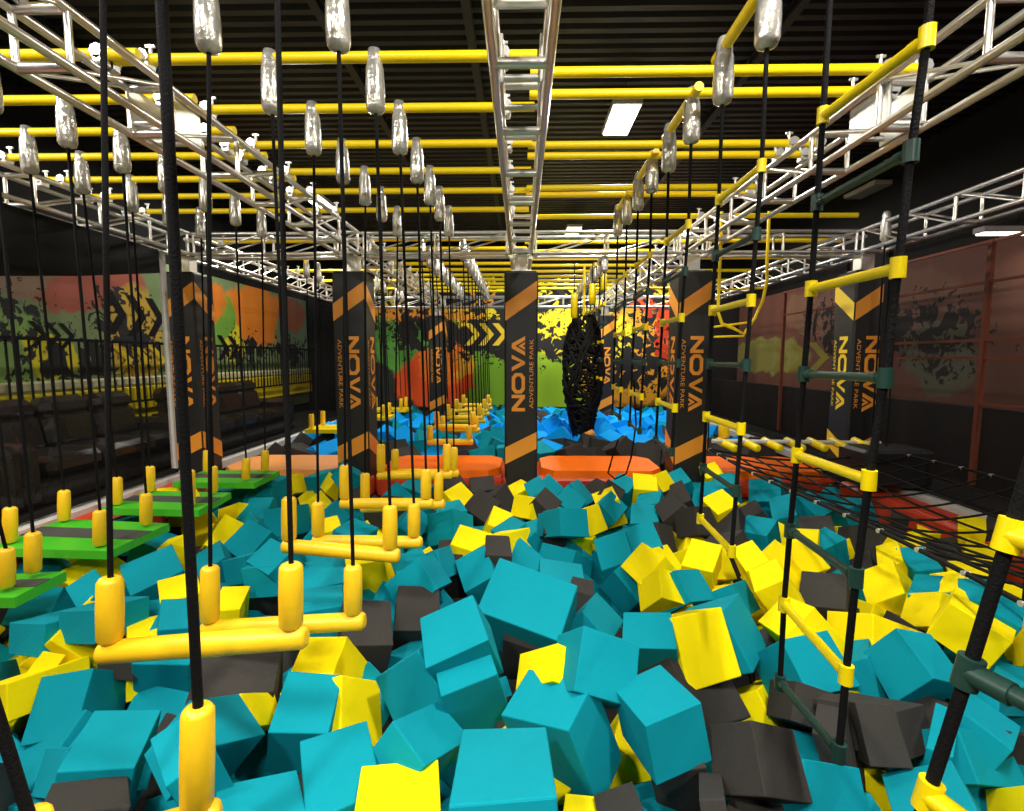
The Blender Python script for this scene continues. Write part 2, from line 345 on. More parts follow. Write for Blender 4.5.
# ------------------------------------------------------------------ trusses
def copy_obj(o, parent):
    c = o.copy(); COL.objects.link(c); c.parent = parent; return c
TB = 3.30; TH = .30
def truss(p0, p1, label, group=None, step=.80, w=.30):
    p0 = Vector(p0); p1 = Vector(p1); d = (p1 - p0); Ln = d.length; d.normalize(); s = Vector((-d.y, d.x, 0)); u = Vector((0, 0, 1))
    t = thing('box_truss', label, 'truss', p0, group)
    for a in (-1, 1):
        for b in (0, 1):
            o = p0 + s * (a * w / 2) + u * (b * TH)
            MB().tube([o, o + d * Ln], .027, 8).obj('chord', 'alu', t)
    n = int(Ln / step); st = Ln / n
    def part(name, f, k):
        protos = {}
        o = f(0); first = o
        return o
    for kind in range(6):
        o0 = None
        for i in range(n + 1 if kind < 4 else n):
            base = p0 + d * (st * i if 0 < i < n else (st * i + (.04 if i == 0 else -.04 if kind < 4 else 0)))
            if o0 is None:
                L = base
                if kind < 2: q = [L + s * (-w / 2) + u * TH * kind, L + s * (w / 2) + u * TH * kind]; nm = 'rung'; r = .028
                elif kind < 4: sg = -1 if kind == 2 else 1; q = [L + s * (sg * w / 2), L + s * (sg * w / 2) + u * TH]; nm = 'upright'; r = .019
                else:
                    sg = -1 if kind == 4 else 1; q = [L + s * (sg * w / 2) + d * .03, L + s * (sg * w / 2) + u * TH + d * (st - .03)]; nm = 'diagonal'; r = .013
                o0 = MB().tube(q, r, 6).obj(nm, 'alu', t, loc=L)
            else:
                c = copy_obj(o0, t); c.location = base - p0
    return t
tl = ['outer left', 'second', 'central', 'fourth', 'outer right']
for i, x in enumerate(PXS):
    xx = x if abs(x) < 5 else x * .995
    truss((xx, -1.2, TB), (xx, ROWY - .18, TB), 'silver box truss running away overhead, the %s one, in the near half' % tl[i], None)
    truss((xx, ROWY + .18, TB), (xx, 15.55, TB), 'silver box truss in the far half, in line with the %s pillar' % ['far left', 'second', 'centre', 'fourth', 'far right'][i], None)
for r_, yy in ((0, ROWY), (1, 15.75)):
    for i in range(4):
        truss((PXS[i] + .18, yy, TB), (PXS[i + 1] - .18, yy, TB), 'silver cross truss over the %s pillar row, bay %s' % (('near', 'far')[r_], ('furthest left', 'left of centre', 'right of centre', 'furthest right')[i]), None)
# big bright node plates seen inside trusses
def node_box(x, y, label):
    t = thing('truss_junction_box', label, 'truss connector', (x, y, TB - .02))
    for sx in (-1, 1):
        MB().box((x + sx * .115, y, TB + .15), (.02, .42, .27), ch=.005).obj('side_plate', 'alu_sheet', t)
    for sy in (-1, 1):
        MB().tube([(x - .12, y + sy * .17, TB + .06), (x + .12, y + sy * .17, TB + .06)], .02, 8).obj('cross_bolt', 'alu_sheet', t)
node_box(0, 3.27, 'bright bolted connector inside the central overhead truss')
node_box(-2.58, 3.8, 'bright bolted connector inside the second overhead truss')
node_box(2.58, 3.8, 'bright bolted connector inside the fourth overhead truss')

# ------------------------------------------------------------------ pillars with printed logo
def stroke(mb, a, b, w, mi=0, cap=0.):
    a = Vector((a[0], a[1], 0)); b = Vector((b[0], b[1], 0)); d = (b - a).normalized(); n = Vector((-d.y, d.x, 0)) * w / 2
    a = a - d * cap; b = b + d * cap
    mb.add([a - n, b - n, b + n, a + n], [(0, 1, 2, 3)], mi)
def logo_mesh():
    """NOVA lettering in the xy plane, x = reading direction, centred, length about 1.13, height .2"""
    mb = MB(); h = .20; w = .052
    # N
    x = -.565; mb.poly([(x, 0, 0), (x + w, 0, 0), (x + w, h, 0), (x, h, 0)])
    mb.poly([(x + .20, 0, 0), (x + .20 + w, 0, 0), (x + .20 + w, h, 0), (x + .20, h, 0)])
    mb.poly([(x + w, h, 0), (x + w, h - .075, 0), (x + .20, 0, 0), (x + .20, .075, 0)])
    # O : eight sided ring
    cx = -.14; rx = .155; ry = h / 2
    out = [(cx + rx * a, ry + ry * b, 0) for a, b in ((-.6, -1), (.6, -1), (1, -.5), (1, .5), (.6, 1), (-.6, 1), (-1, .5), (-1, -.5))]
    inn = [(cx + (rx - w) * a, ry + (ry - w) * b, 0) for a, b in ((-.6, -1), (.6, -1), (1, -.5), (1, .5), (.6, 1), (-.6, 1), (-1, .5), (-1, -.5))]
    mb.add(out + inn, [(i, (i + 1) % 8, 8 + (i + 1) % 8, 8 + i) for i in range(8)])
    # V
    x = .04
    mb.poly([(x, h, 0), (x + .062, h, 0), (x + .145, .05, 0), (x + .125, 0, 0), (x + .105, 0, 0)])
    mb.poly([(x + .125, 0, 0), (x + .145, 0, 0), (x + .25, h, 0), (x + .19, h, 0), (x + .135, .06, 0)])
    # A with a stacked inner chevron
    x = .275
    mb.poly([(x, 0, 0), (x + .06, 0, 0), (x + .145, .145, 0), (x + .145, h, 0), (x + .11, h, 0)])
    mb.poly([(x + .145, h, 0), (x + .145, .145, 0), (x + .23, 0, 0), (x + .29, 0, 0), (x + .18, h, 0)])
    mb.poly([(x + .085, 0, 0), (x + .125, 0, 0), (x + .145, .04, 0), (x + .145, .10, 0)])
    mb.poly([(x + .145, .10, 0), (x + .145, .04, 0), (x + .165, 0, 0), (x + .205, 0, 0)])
    return mb
def text_mesh(s, size, length):
    cu = bpy.data.curves.new('lettering', 'FONT'); cu.body = s; cu.size = size; cu.align_x = 'CENTER'; cu.resolution_u = 2
    o = bpy.data.objects.new('lettering', cu); COL.objects.link(o); bpy.context.view_layer.update()
    dg = bpy.context.evaluated_depsgraph_get(); me = bpy.data.meshes.new_from_object(o.evaluated_get(dg))
    vs = [v.co.copy() for v in me.vertices]; fs = [tuple(p.vertices) for p in me.polygons]
    w = max(v.x for v in vs) - min(v.x for v in vs); k = length / w; c = (max(v.x for v in vs) + min(v.x for v in vs)) / 2
    vs = [Vector(((v.x - c) * k, v.y, 0)) for v in vs]
    bpy.data.objects.remove(o); bpy.data.meshes.remove(me); bpy.data.curves.remove(cu)
    return vs, fs
TXT = text_mesh('ADVENTURE PARK', .085, 1.04)
LOGO = logo_mesh()
def pillar(x, yf, label, ccw, row):
    yc = yf + PW / 2; t = thing('padded_pillar', label, 'pillar', (x, yc, -.45), 'logo printed pillars in the %s row' % ('near', 'far')[row])
    MB().box((x, yc, 1.29), (PW, PW, 3.48), ch=.03).obj('pad_sleeve', 'pad_k', t)
    MB().box((x, yc, 3.12), (.20, .20, .34), ch=.01).box((x, yc, 3.045), (.30, .30, .02)).obj('steel_post', 'alu', t)
    def face_mat(side):     # (origin, u right as seen, v up) for front and inner side
        e = .004
        if side == 'front': return Vector((x, yf - e, 0)), Vector((1, 0, 0))
        if side == 'right': return Vector((x + PW / 2 + e, yc, 0)), Vector((0, 1, 0))
        if side == 'left': return Vector((x - PW / 2 - e, yc, 0)), Vector((0, -1, 0))
    sides = ['front'] + (['right'] if x < -.1 else ['left'] if x > .1 else ['left', 'right'])
    for sd in sides:
        o, u = face_mat(sd)
        # bands
        for zlo, zhi in ((2.29, 2.62), (.12, .36)):
            hgt = .26; hw = PW / 2 - .012
            l, r = (zlo, zhi) if sd == 'front' else (zhi, zlo)
            p = [o + u * -hw + Z_ * l, o + u * hw + Z_ * r, o + u * hw + Z_ * (r + hgt), o + u * -hw + Z_ * (l + hgt)]
            MB().add(p, [(0, 1, 2, 3)]).obj('stripe', 'logo_y' if (x > 5 and sd == 'left') else 'org_pr', t)
        # lettering: reading direction d, text up vector w
        d, w_ = (Z_, -u) if ccw else (-Z_, u)
        base = o + Z_ * 1.50
        def place(vs, off): return [base + d * v[0] + w_ * (v[1] + off) for v in vs]
        m_ = 'logo_y' if (x > 5 and sd == 'left') else 'org_pr'
        mb = MB()
        for f in LOGO.f: pass
        mb.add(place(LOGO.v, -.06), LOGO.f); 
        mb.obj('logo_lettering', m_, t)
        mb = MB(); mb.add(place(TXT[0], -.185), TXT[1]); mb.obj('small_lettering', m_, t)
    return t
pn = ['far left', 'second', 'centre', 'fourth', 'far right']
for i, x in enumerate(PXS):
    pillar(x, PYF, 'black padded pillar printed NOVA, the %s one of the near row' % pn[i], i == 2, 0)
for i, x in enumerate(PXS):
    pillar(x, 15.5, 'black padded pillar printed NOVA in the far row, %s position' % pn[i], False, 1)

# ------------------------------------------------------------------ nets and lobby
def net(sd, y0, y1, m, label):
    x = sd * 5.22
    t = thing('mesh_net_panel', label, 'net', (x, (y0 + y1) / 2, 0))
    MB().add([(x, y0, .05), (x, y1, .05), (x, y1, 3.3), (x, y0, 3.3)], [(0, 1, 2, 3)]).obj('mesh_sheet', m, t)
    MB().box((x, (y0 + y1) / 2, .055), (.07, y1 - y0, .07), ch=.01).obj('bottom_rail', 'dark', t)
    MB().box((x, y0 + .04, 1.65), (.06, .06, 3.2), ch=.01).obj('end_post', 'dark', t)
    MB().box((x, y1 - .04, 1.65), (.07, .07, 3.2), ch=.01).obj('end_post', 'white' if (sd < 0 and y1 < 8) else 'dark', t)
    return t
n1 = net(-1, -1., 7.45, 'net_l', 'black mesh safety net on the left between camera and the far left pillar')
net(-1, 8.3, 15.3, 'net_l', 'black mesh safety net on the left beyond the far left pillar')
net(1, -1., 7.45, 'net_r', 'black mesh safety net on the right between camera and the far right pillar')
net(1, 8.3, 15.3, 'net_r', 'black mesh safety net on the right beyond the far right pillar')
v = MB(); xq = -5.17
pa = [at_x(-40, 272, xq), at_x(0, 276, xq), at_x(80, 276, xq), at_x(160, 273, xq)]
mb = MB(); top = [Vector((xq, p.y, 3.28)) for p in pa]
mb.add(pa + top, [(i, i + 1, 5 + i, 4 + i) for i in range(3)]); mb.add([p + Vector((-.03, 0, 0)) for p in pa + top], [(i + 1, i, 4 + i, 5 + i) for i in range(3)])
mb.obj('valance', 'dark', n1)

# couches
def couch(y0, y1, label, nseat):
    t = thing('leather_sofa', label, 'sofa', (-6.2, (y0 + y1) / 2, -.08), 'black sofas behind the left net')
    L = y1 - y0; w = L / nseat
    MB().box((-6.25, (y0 + y1) / 2, .10), (.95, L, .34), ch=.05).obj('base', 'leather', t)
    for k in range(nseat):
        yc = y0 + w * (k + .5)
        MB().box((-6.10, yc, .42), (.85, w * .96, .24), ch=.07).obj('seat_cushion', 'leather', t)
        b = MB(); rot = Matrix.Rotation(R(-12), 3, 'Y')
        b.box((-6.60, yc, .72), (.30, w * .95, .52), rot, ch=.09).box((-6.68, yc, 1.04), (.34, w * .93, .30), rot, ch=.10)
        b.obj('back_cushion', 'leather', t)
    for yy in (y0 - .14, y1 + .14):
        MB().box((-6.22, yy, .34), (1.0, .26, .80), ch=.09).obj('armrest', 'leather', t)
couch(5.9, 8.4, 'black leather sofa behind the left net, beside the white net post', 3)
couch(2.9, 5.4, 'black leather sofa behind the left net, nearest the left photo edge', 3)
couch(9.1, 12.4, 'black leather sofa behind the left net, beyond the far left pillar', 4)
rl = thing('guard_railing', 'black metal railing behind the sofas in front of the left mural', 'railing', (-7.05, 9, 0))
MB().box((-7.05, 9.6, 2.02), (.06, 15.4, .05)).obj('top_rail', 'dark', rl)
MB().box((-7.05, 9.6, .95), (.04, 15.4, .04)).obj('bottom_rail', 'dark', rl)
b0 = None; y = 3.2; k = 0
while y < 17 and k < 98:
    if b0 is None: b0 = MB().box((-7.05, y, 1.48), (.022, .022, 1.08)).obj('baluster', 'dark', rl, loc=(-7.05, y, 1.48)); yb0 = y; lb = b0.location.copy()
    else: c_ = copy_obj(b0, rl); c_.location = lb + Vector((0, y - yb0, 0))
    y += .165; k += 1
t = thing('padded_low_wall', 'yellow and cream padded low wall behind the left railing', 'low wall', (-7.25, 9, 0))
MB().box((-7.25, 9.6, .9), (.16, 15.2, .62), ch=.03).obj('yellow_cushion', 'plast_y', t)
MB().box((-7.25, 9.6, 1.31), (.14, 15.2, .16), ch=.03).obj('cream_cushion', 'white_y', t)
# right lobby: black counter wall and orange steel frame
tag(MB().box((6.35, 8.2, .50), (.14, 17, 1.14), ch=.01).obj('half_wall', 'pad_k'), 'long matt black half wall behind the right net', 'low wall')
t = thing('steel_frame', 'orange red painted steel frame standing behind the right net', 'frame', (6.22, 8, 0))
for yy in (4.1, 6.95, 12.2):
    MB().box((6.22, yy, 1.65), (.06, .06, 3.3)).obj('post', 'rust', t)
for zz, y0, y1 in ((1.74, 4.1, 9.3), (2.75, 4.1, 12.2), (1.98, 4.1, 9.3), (1.12, 4.1, 7.), (3.28, 4.1, 12.2)):
    MB().box((6.22, (y0 + y1) / 2, zz), (.04, y1 - y0, .035)).obj('cross_rail', 'rust', t)

# ------------------------------------------------------------------ yellow pipes overhead
ZP = TB + TH + .085
def clamp(mb, p):
    mb.box(p + Vector((0, 0, -.045)), (.07, .10, .06), ch=.01)
    mb.tube([p + Vector((0, -.05, 0)), p + Vector((0, .05, 0))], .046, 8)
    mb.tube([p + Vector((.0, .05, 0)), p + Vector((0, .05, .12))], .012, 6); mb.box(p + Vector((0, .05, .11)), (.06, .015, .015))
def pipe(y, x0, x1, label, group, clamps, r=.034):
    t = thing('yellow_pipe', label, 'pipe', ((x0 + x1) / 2, y, ZP), group)
    MB().tube([(x0, y, ZP), (x1, y, ZP)], r, 12).obj('pipe_tube', 'steel_y', t)
    for x in clamps:
        for dx in (-.12, .12):
            if x0 < x + dx < x1:
                mb = MB(); clamp(mb, Vector((x + dx, y, ZP))); mb.obj('pipe_clamp', 'alu_sheet', t)
    return t
def ys(lst, x): return [at_z(x, yy, ZP).y for yy in lst]
YA = [at_z(340, -22, ZP).y] + ys((57, 108, 144, 171, 191, 210), 400)     # left centre bay
stp = (YA[-1] - YA[1]) / 5
YA0 = YA[1] - 2 * stp
YAall = [YA[1] - 3 * stp, YA[1] - 2 * stp, YA[1] - stp] + YA[1:]
YB = ys((55, 100, 132, 157, 180, 197, 212), 60)
stb = (YB[-1] - YB[0]) / 6
YC = ys((71, 93, 144, 155, 187, 194, 216), 700)
grp = 'yellow pipes lying across the trusses'
for i, y in enumerate(YAall):
    pipe(y, -2.72, .10, 'yellow overhead pipe left of the central truss, %s from the camera' % ORD[i], grp, (-2.58, 0))
for i, y in enumerate([YB[0] - stb] + YB):
    pipe(y, -5.3, -2.46, 'yellow overhead pipe above the green platforms, %s from the camera' % ORD[i], grp, (-5.14, -2.58))
for i, y in enumerate(YC):
    pipe(y, .06, 2.72 if i < 6 else 4.6, 'yellow overhead pipe right of the central truss, %s from the camera' % ORD[i], grp, (2.58,))
YF = [8.5 + .72 * i for i in range(10)]
for i, y in enumerate(YF):
    pipe(y, -2.72, .10, 'yellow overhead pipe in the far left centre bay, %s behind the pillar row' % ORD[i], grp, (-2.58, 0))
    if i % 2 == 0:
        pipe(y + .1, -5.3, -2.46, 'yellow overhead pipe in the far outer left bay, %s behind the pillar row' % ORD[i // 2], grp, (-5.14,))
        pipe(y + .2, 2.46, 5.3, 'yellow overhead pipe in the far outer right bay, %s behind the pillar row' % ORD[i // 2], grp, ())
    if i < 9: pipe(y + .25, .06, 2.72, 'yellow overhead pipe in the far right centre bay, %s behind the pillar row' % ORD[i], grp, (2.58,))

# ------------------------------------------------------------------ hanging gear
rnd = random.Random(5)
def sleeve_part(p, parent, tilt=0.):
    """crinkled clear sleeve looped over a pipe at p, hanging .36 below it"""
    x, y, z = p; mb = MB()
    zs = [z + .055, z + .045, z + .0, z - .045, z - .075, z - .2, z - .31, z - .338, z - .352]
    rr = [.016, .040, .050, .050, .058, .064, .063, .052, .02]
    mb.tube([(x + tilt * (z - q), y, q) for q in zs], 0, 12, rs=rr)
    return mb.obj('clear_hanger_sleeve', 'sleeve', parent)
def rope_part(a, b, parent, r=.0115, name='rope', sway=.0):
    a = Vector(a); b = Vector(b); n = 7
    pts = [a.lerp(b, i / n) + Vector((math.sin(PI * i / n) * sway, 0, 0)) for i in range(n + 1)]
    return MB().tube(pts, r, 8).obj(name, 'rope', parent)
def foam_tube(p, q, r, parent, name, m='vinyl_y', soft=True):
    p = Vector(p); q = Vector(q); d = q - p; L = d.length; d.normalize(); e = min(.02, L * .1)
    pts = [p, p + d * .006, p + d * e, p + d * (L * .5), q - d * e, q - d * .006, q]
    rs = [r * .55, r * .8, r * .98, r * 1.03, r, r * .82, r * .55]
    return MB().tube(pts, r, 14, rs=rs).obj(name, m, parent)
def swing(Y, left, right, hx, label, group, hy=None, rr=.052):
    """trapeze: left/right = (px, y top, y bottom) of upright foam tubes at depth Y"""
    hy = hy if hy else Y
    (xl, yt, yb), (xr, yt2, yb2) = left, right
    a1 = at_y(xl, yb, Y); a0 = at_y(xl, yt, Y); b1 = at_y(xr, yb2, Y); b0 = at_y(xr, yt2, Y)
    return swing3(a0, a1, b0, b1, [(hx[0], hy), (hx[1], hy)], label, group, rr)
def swing3(a0, a1, b0, b1, hang, label, group, rr=.052, rope_r=.0115):
    t = thing('trapeze_swing', label, 'trapeze swing', (a1 + b1) / 2, group)
    d = (b1 - a1).normalized()
    foam_tube(a1 - d * .05 - Z_ * .045, b1 + d * .07 - Z_ * .045, rr, t, 'crossbar')
    for (p0, p1), (hx_, hy_) in zip(((a0, a1), (b0, b1)), hang):
        foam_tube(p0, p1 - Z_ * .0, rr * .98, t, 'upright_sleeve')
        rope_part((hx_, hy_, ZP - .33), p0 - Z_ * .03, t, r=rope_r)
        sleeve_part((hx_, hy_, ZP), t)
    return t
g = 'yellow trapeze swings hanging left of centre'
HXl, HXr = -1.64, -.955
def H2(y): return y
data = [((110, 577, 642), (291, 563, 628)), ((210, 566, 622), (353, 565, 614)), ((289, 497, 540), (390, 505, 549)), ((318, 502, 536), (414, 503, 537)),
        ((345, 465, 499), (426, 469, 499)), ((365, 473, 504), (438.6, 472, 500)), ((381, 444, 472), (447, 444, 471)), ((395, 449, 469), (454, 447, 470))]
desc = ['large yellow trapeze bar hanging in front left, with a black rope at each end', 'yellow trapeze bar just behind the front left one, half hidden by it',
        'yellow trapeze bar third in line, its left tube behind a thick rope', 'yellow trapeze bar fourth in line, tucked close behind the third',
        'yellow trapeze bar fifth in line, in front of the second pillar', 'yellow trapeze bar sixth in line, just behind the fifth',
        'yellow trapeze bar seventh in line, across the orange padded beam', 'yellow trapeze bar eighth in line, at the orange padded beam']
Ys = [YAall[1], YAall[2]] + YAall[3:]
for i in range(8):
    Y = Ys[i] if i < len(Ys) else YAall[-1]
    hx = (HXl, HXr)
    swing(Y, data[i][0], data[i][1], hx, desc[i], g)
# nearest swing, mostly cut by the photo edge
pr1 = at_y(197, 808, 1.55); pr0 = at_y(198, 706, 1.55)
pl1 = at_y(40, 852, 1.40); pl0 = at_y(31, 816, 1.36)
hq = at_y(160, 0, 1.52); hxr = pr0.x + (hq.x - pr0.x) * (ZP - .33 - pr0.z) / (hq.z - pr0.z)
nsw = swing3(pl0, pl1, pr0, pr1, [(at_y(-60, 500, 1.32).x - .35, 1.25), (hxr, 1.52)], 'nearest yellow trapeze bar at the bottom left corner, upright tube cut by the edge', g, rope_r=.0165)
# the same line of swings beyond the pillars
for i, y in enumerate(YF[:9]):
    H = 1.22 if i % 2 else 1.38
    z1 = 1.74 - H; a1 = Vector((-1.55, y, z1)); b1 = Vector((-.88, y, z1))
    swing3(a1 + Z_ * .24, a1, b1 + Z_ * .24, b1, [(HXl, y), (HXr, y)], 'yellow trapeze bar beyond the orange beam, %s in the far line' % ORD[i], 'far trapeze swings')

# green platforms
def platform(pts_px, z, hang_y, label, group, colm='grn'):
    """pts_px: four upright tubes (px, y top, y bottom): back left, back right, front right, front left, with their depths"""
    P = []
    for (px, yt, yb, Y) in pts_px:
        b = at_y(px, yb, Y); a = at_y(px, yt, Y); P.append((a, b))
    c = sum((p[1] for p in P), Vector()) / 4
    t = thing('swinging_platform', label, 'platform', c - Z_ * .1, group)
    bl, br, fr, fl = [p[1] for p in P]
    o = .10
    q = [fl + Vector((-o, -o, 0)), fr + Vector((o + .06, -o, 0)), br + Vector((o + .06, o, 0)), bl + Vector((-o, o, 0))]
    zz = sum(p.z for p in (bl, br, fr, fl)) / 4
    q = [Vector((p.x, p.y, p.z * .5 + zz * .5 - .01)) for p in q]
    MB().prism([p - Z_ * .075 for p in q], (0, 0, .075)).obj('board', colm, t)
    g0 = [q[0].lerp(q[3], .38), q[1].lerp(q[2], .38), q[1].lerp(q[2], .68), q[0].lerp(q[3], .68)]
    MB().prism([p + Z_ * .001 for p in g0], (0, 0, .006)).obj('grip_strip', 'grey' if colm == 'grn' else 'plast_y', t)
    for (a, b), hy in zip(P, (hang_y[1], hang_y[1], hang_y[0], hang_y[0])):
        foam_tube(a, b + Z_ * .004, .052, t, 'upright_sleeve')
        hx_ = -4.28 if b.x < -3.9 else -3.46
        rope_part((hx_, hy, ZP - .33), a - Z_ * .02, t)
        sleeve_part((hx_, hy, ZP), t)
    return t
yb_ = [YB[0] - stb] + YB
gp = 'green swinging platforms along the left net'
platform([(-40, 545, 585, 3.62), (33, 532, 573, 3.62), (6, 548, 588, 3.40), (-80, 548, 590, 3.40)], 0, (yb_[0], yb_[1]), 'nearest green platform, cut by the left photo edge', gp)
platform([(64, 490, 521, 4.86), (146, 493, 525, 4.72), (100, 510, 546, 4.22), (10, 507, 543, 4.28)], 0, (yb_[2], yb_[3]), 'green platform with dark grip stripe, second from the camera', gp)
platform([(150, 466, 492, 5.95), (213, 466, 493, 5.85), (190, 470, 507, 5.38), (117, 477, 505, 5.45)], 0, (yb_[4], yb_[5]), 'green platform with four yellow tubes, third from the camera', gp)
platform([(207, 450, 472, 7.1), (265, 450, 471, 7.0), (246, 458, 480, 6.5), (185, 456, 480, 6.55)], 0, (yb_[6], yb_[7]), 'green platform beside the peach beam, furthest from the camera', gp)
gp2 = 'yellow far platforms'
for i, (y, ) in enumerate(((10.2,), (12.3,), (14.2,))):
    Zb = .30
    pp = []
    for (x, yy) in ((-4.3, y + .6), (-3.4, y + .6), (-3.4, y), (-4.3, y)):
        p = pix((x, yy, Zb)); p2 = pix((x, yy, Zb + .30)); pp.append((p[0], p2[1], p[1], yy))
    platform(pp, 0, (y, y + .6), 'yellow hanging platform beyond the left end of the beam, %s' % ('nearest', 'middle', 'furthest')[i], gp2, 'plast_y')

# ------------------------------------------------------------------ rope ladders on the right
def ladder(zn, zf, xo, lean, label, group, top=1.01, nr=7, near=None, far_=None, frame=True, noise=0):
    """two ropes at depth zn (near) and zf (far)"""
    t = thing('rope_ladder', label, 'rope ladder', (xo, (zn + zf) / 2, .4), group)
    nrg = 8; hs = [top - .35 * k for k in range(nr)]
    def X(h, far): s = (top - h) / 2.3; return xo - lean * s * (1 if not far else .62)
    def Yv(h, far): s = (top - h) / 2.3; return (zf if far else zn) + noise * s
    for far in (0, 1):
        pp = (far_ if far else near) or [Vector((X(h, far), Yv(h, far), 1.74 + h)) for h in hs]
        pts = [Vector((xo, (zf if far else zn), ZP - .35))] + pp
        MB().tube(pts, .0125, 8).obj('side_rope', 'rope', t)
        sleeve_part((xo, zf if far else zn, ZP), t)
    for k, h in enumerate(hs):
        a = near[k] if near else Vector((X(h, 0), Yv(h, 0), 1.74 + h)); b = far_[k] if far_ else Vector((X(h, 1), Yv(h, 1), 1.74 + h)); d = (b - a).normalized()
        yel = (k % 2 == 0)
        o = MB().tube([a, b], .019 if yel else .0165, 10).obj('rung', 'plast_y' if yel else 'plast_g', t)
        if True:
            for p in (a, b):
                mb = MB(); mb.tube([p - Z_ * .034, p + Z_ * .034], .024, 10)
                mb.tube([p + d * .03 * (1 if p is a else -1), p + d * .065 * (1 if p is a else -1)], .020, 8)
                mb.obj('rung_clamp', 'plast_y' if yel else 'plast_g', o)
    if frame:
        MB().tube([(xo, zn - .14, ZP - .01), (xo, zf + .14, ZP - .01)], .034, 10).obj('top_pipe', 'steel_y', t)
    return t
gl = 'rope ladders in a row on the right'
XL = 1.27
ladder(1.70, 2.25, XL, .27, 'large rope ladder with yellow and dark green rungs, right of centre', gl, nr=8,
       near=[at_y(x, y, 1.70) for x, y in ((927, 38), (911, 152), (898, 268), (885, 378), (869, 480), (856, 577), (846, 674), (839, 752))],
       far_=[at_y(x, y, 2.25) for x, y in ((823, 116), (817, 203), (811, 289), (804, 374), (797, 455), (790, 530), (784, 604), (780, 682))])
ladder(2.80, 3.38, XL, .08, 'rope ladder with yellow rungs, second from the camera on the right', gl, nr=7)
ladder(3.97, 4.55, XL, .10, 'rope ladder with yellow rungs, third from the camera on the right', gl, nr=6)
ladder(5.12, 5.70, XL, .08, 'rope ladder with yellow rungs, fourth in the right hand row', gl, nr=6)
ladder(6.28, 6.86, XL, .05, 'rope ladder with yellow rungs, just before the orange beam', gl, nr=6)
# nearest ladder, partly outside the frame: swings in towards the pit
t = thing('rope_ladder', 'nearest rope ladder at the right edge, chunky yellow clamp on a thick rope', 'rope ladder', (1.2, .9, .6), gl)
fp = [at_y(1062, 358, 1.12), at_y(1010, 535, 1.12), at_y(968, 672, 1.14), at_y(928, 795, 1.16), at_y(905, 860, 1.16)]
topf = fp[0] + (fp[0] - fp[1]) * 3.; 
MB().tube([Vector((1.42, 1.10, ZP - .2)), fp[0] + Vector((.03, 0, .5)), *fp], .0145, 10).obj('side_rope', 'rope', t)
sleeve_part((1.42, 1.08, ZP), t)
nx = [p + Vector((.16, -.50, 0)) for p in fp]
MB().tube([Vector((1.5, .5, ZP - .2)), nx[0] + Vector((.03, 0, .5)), *nx], .0165, 10).obj('side_rope', 'rope', t)
sleeve_part((1.5, .5, ZP), t)
for k, cn in ((1, 'plast_y'), (2, 'plast_g'), (3, 'plast_y')):
    a = fp[k]; b = nx[k]; d = (b - a).normalized()
    o = MB().tube([a, b], .021, 12).obj('rung', cn, t)
    up = (fp[k - 1] - fp[k]).normalized()
    mb = MB(); mb.tube([a - up * .038, a + up * .038], .027, 14); mb.tube([a, a + d * .085], .027, 12); mb.obj('rung_clamp', cn, o)
    mb = MB(); mb.tube([b - up * .045, b + up * .045], .031, 14); mb.obj('rung_clamp', cn, o)
# far ladders beyond the beam
for i in range(4):
    y = 9.6 + i * 1.25
    ladder(y, y + .58, 1.55, .05, 'rope ladder hanging beyond the orange beam on the right, %s of the far ones' % ORD[i], 'far rope ladders', nr=5)

# black bundled climbing net
t = thing('climbing_net_tube', 'bunched black cargo net hanging as a tube right of the centre pillar', 'climbing net', (1.28, 10.9, .0))
yy = 10.9; q = at_y(583, 376, yy); top_z = at_y(583, 316, yy).z; bot_z = at_y(583, 436, yy).z; cxn = q.x
r2 = random.Random(3)
for k in range(26):
    a = 2 * PI * k / 26; pts = []
    for j in range(17):
        s = j / 16; zz = top_z + (bot_z - top_z) * s; rad = (.18 + .24 * math.sin(PI * min(1, s * 1.15)) ** .6 if s < .87 else .26 - (s - .87) * .8)
        aa = a + .5 * math.sin(3 * s * PI + k) + r2.uniform(-.12, .12)
        pts.append((cxn + math.cos(aa) * rad + r2.uniform(-.03, .03), yy + math.sin(aa) * rad, zz))
    MB().tube(pts, .033, 6).obj('net_cord', 'net_rope', t)
for k in range(30):
    s = (k + .5) / 30; zz = top_z + (bot_z - top_z) * s; rad = .18 + .23 * math.sin(PI * min(1, s * 1.1)) ** .6
    if s > .9: rad = .2
    pts = [(cxn + math.cos(2 * PI * j / 20) * rad * r2.uniform(.85, 1.1), yy + math.sin(2 * PI * j / 20) * rad, zz + r2.uniform(-.07, .07)) for j in range(20)]
    pts.append(pts[0]); MB().tube(pts, .024, 6).obj('net_ring', 'net_rope', t)
MB().tube([(cxn, yy, top_z), (cxn, yy, ZP)], .03, 6).obj('hanging_strap', 'plast_y', t)
foam_tube((cxn + .02, yy - .3, bot_z + .02), (cxn + .22, yy - .3, bot_z + .12), .09, t, 'orange_weight', 'org_pr')
for i, dx in enumerate((-.25, .12, .34)):
    tt = thing('yellow_hanging_strap', 'short yellow padded strap over the black net tube, %s' % ('left', 'middle', 'right')[i], 'strap', (cxn + dx, yy - .4, 3.2))
    foam_tube((cxn + dx, yy - .4, 2.55 + .28 * i), (cxn + dx, yy - .4, 3.05 + .2 * i), .07, tt, 'padded_strap', 'plast_y'); rope_part((cxn + dx, yy - .4, 3.0 + .2 * i), (cxn + dx, yy - .4, ZP), tt, r=.01)

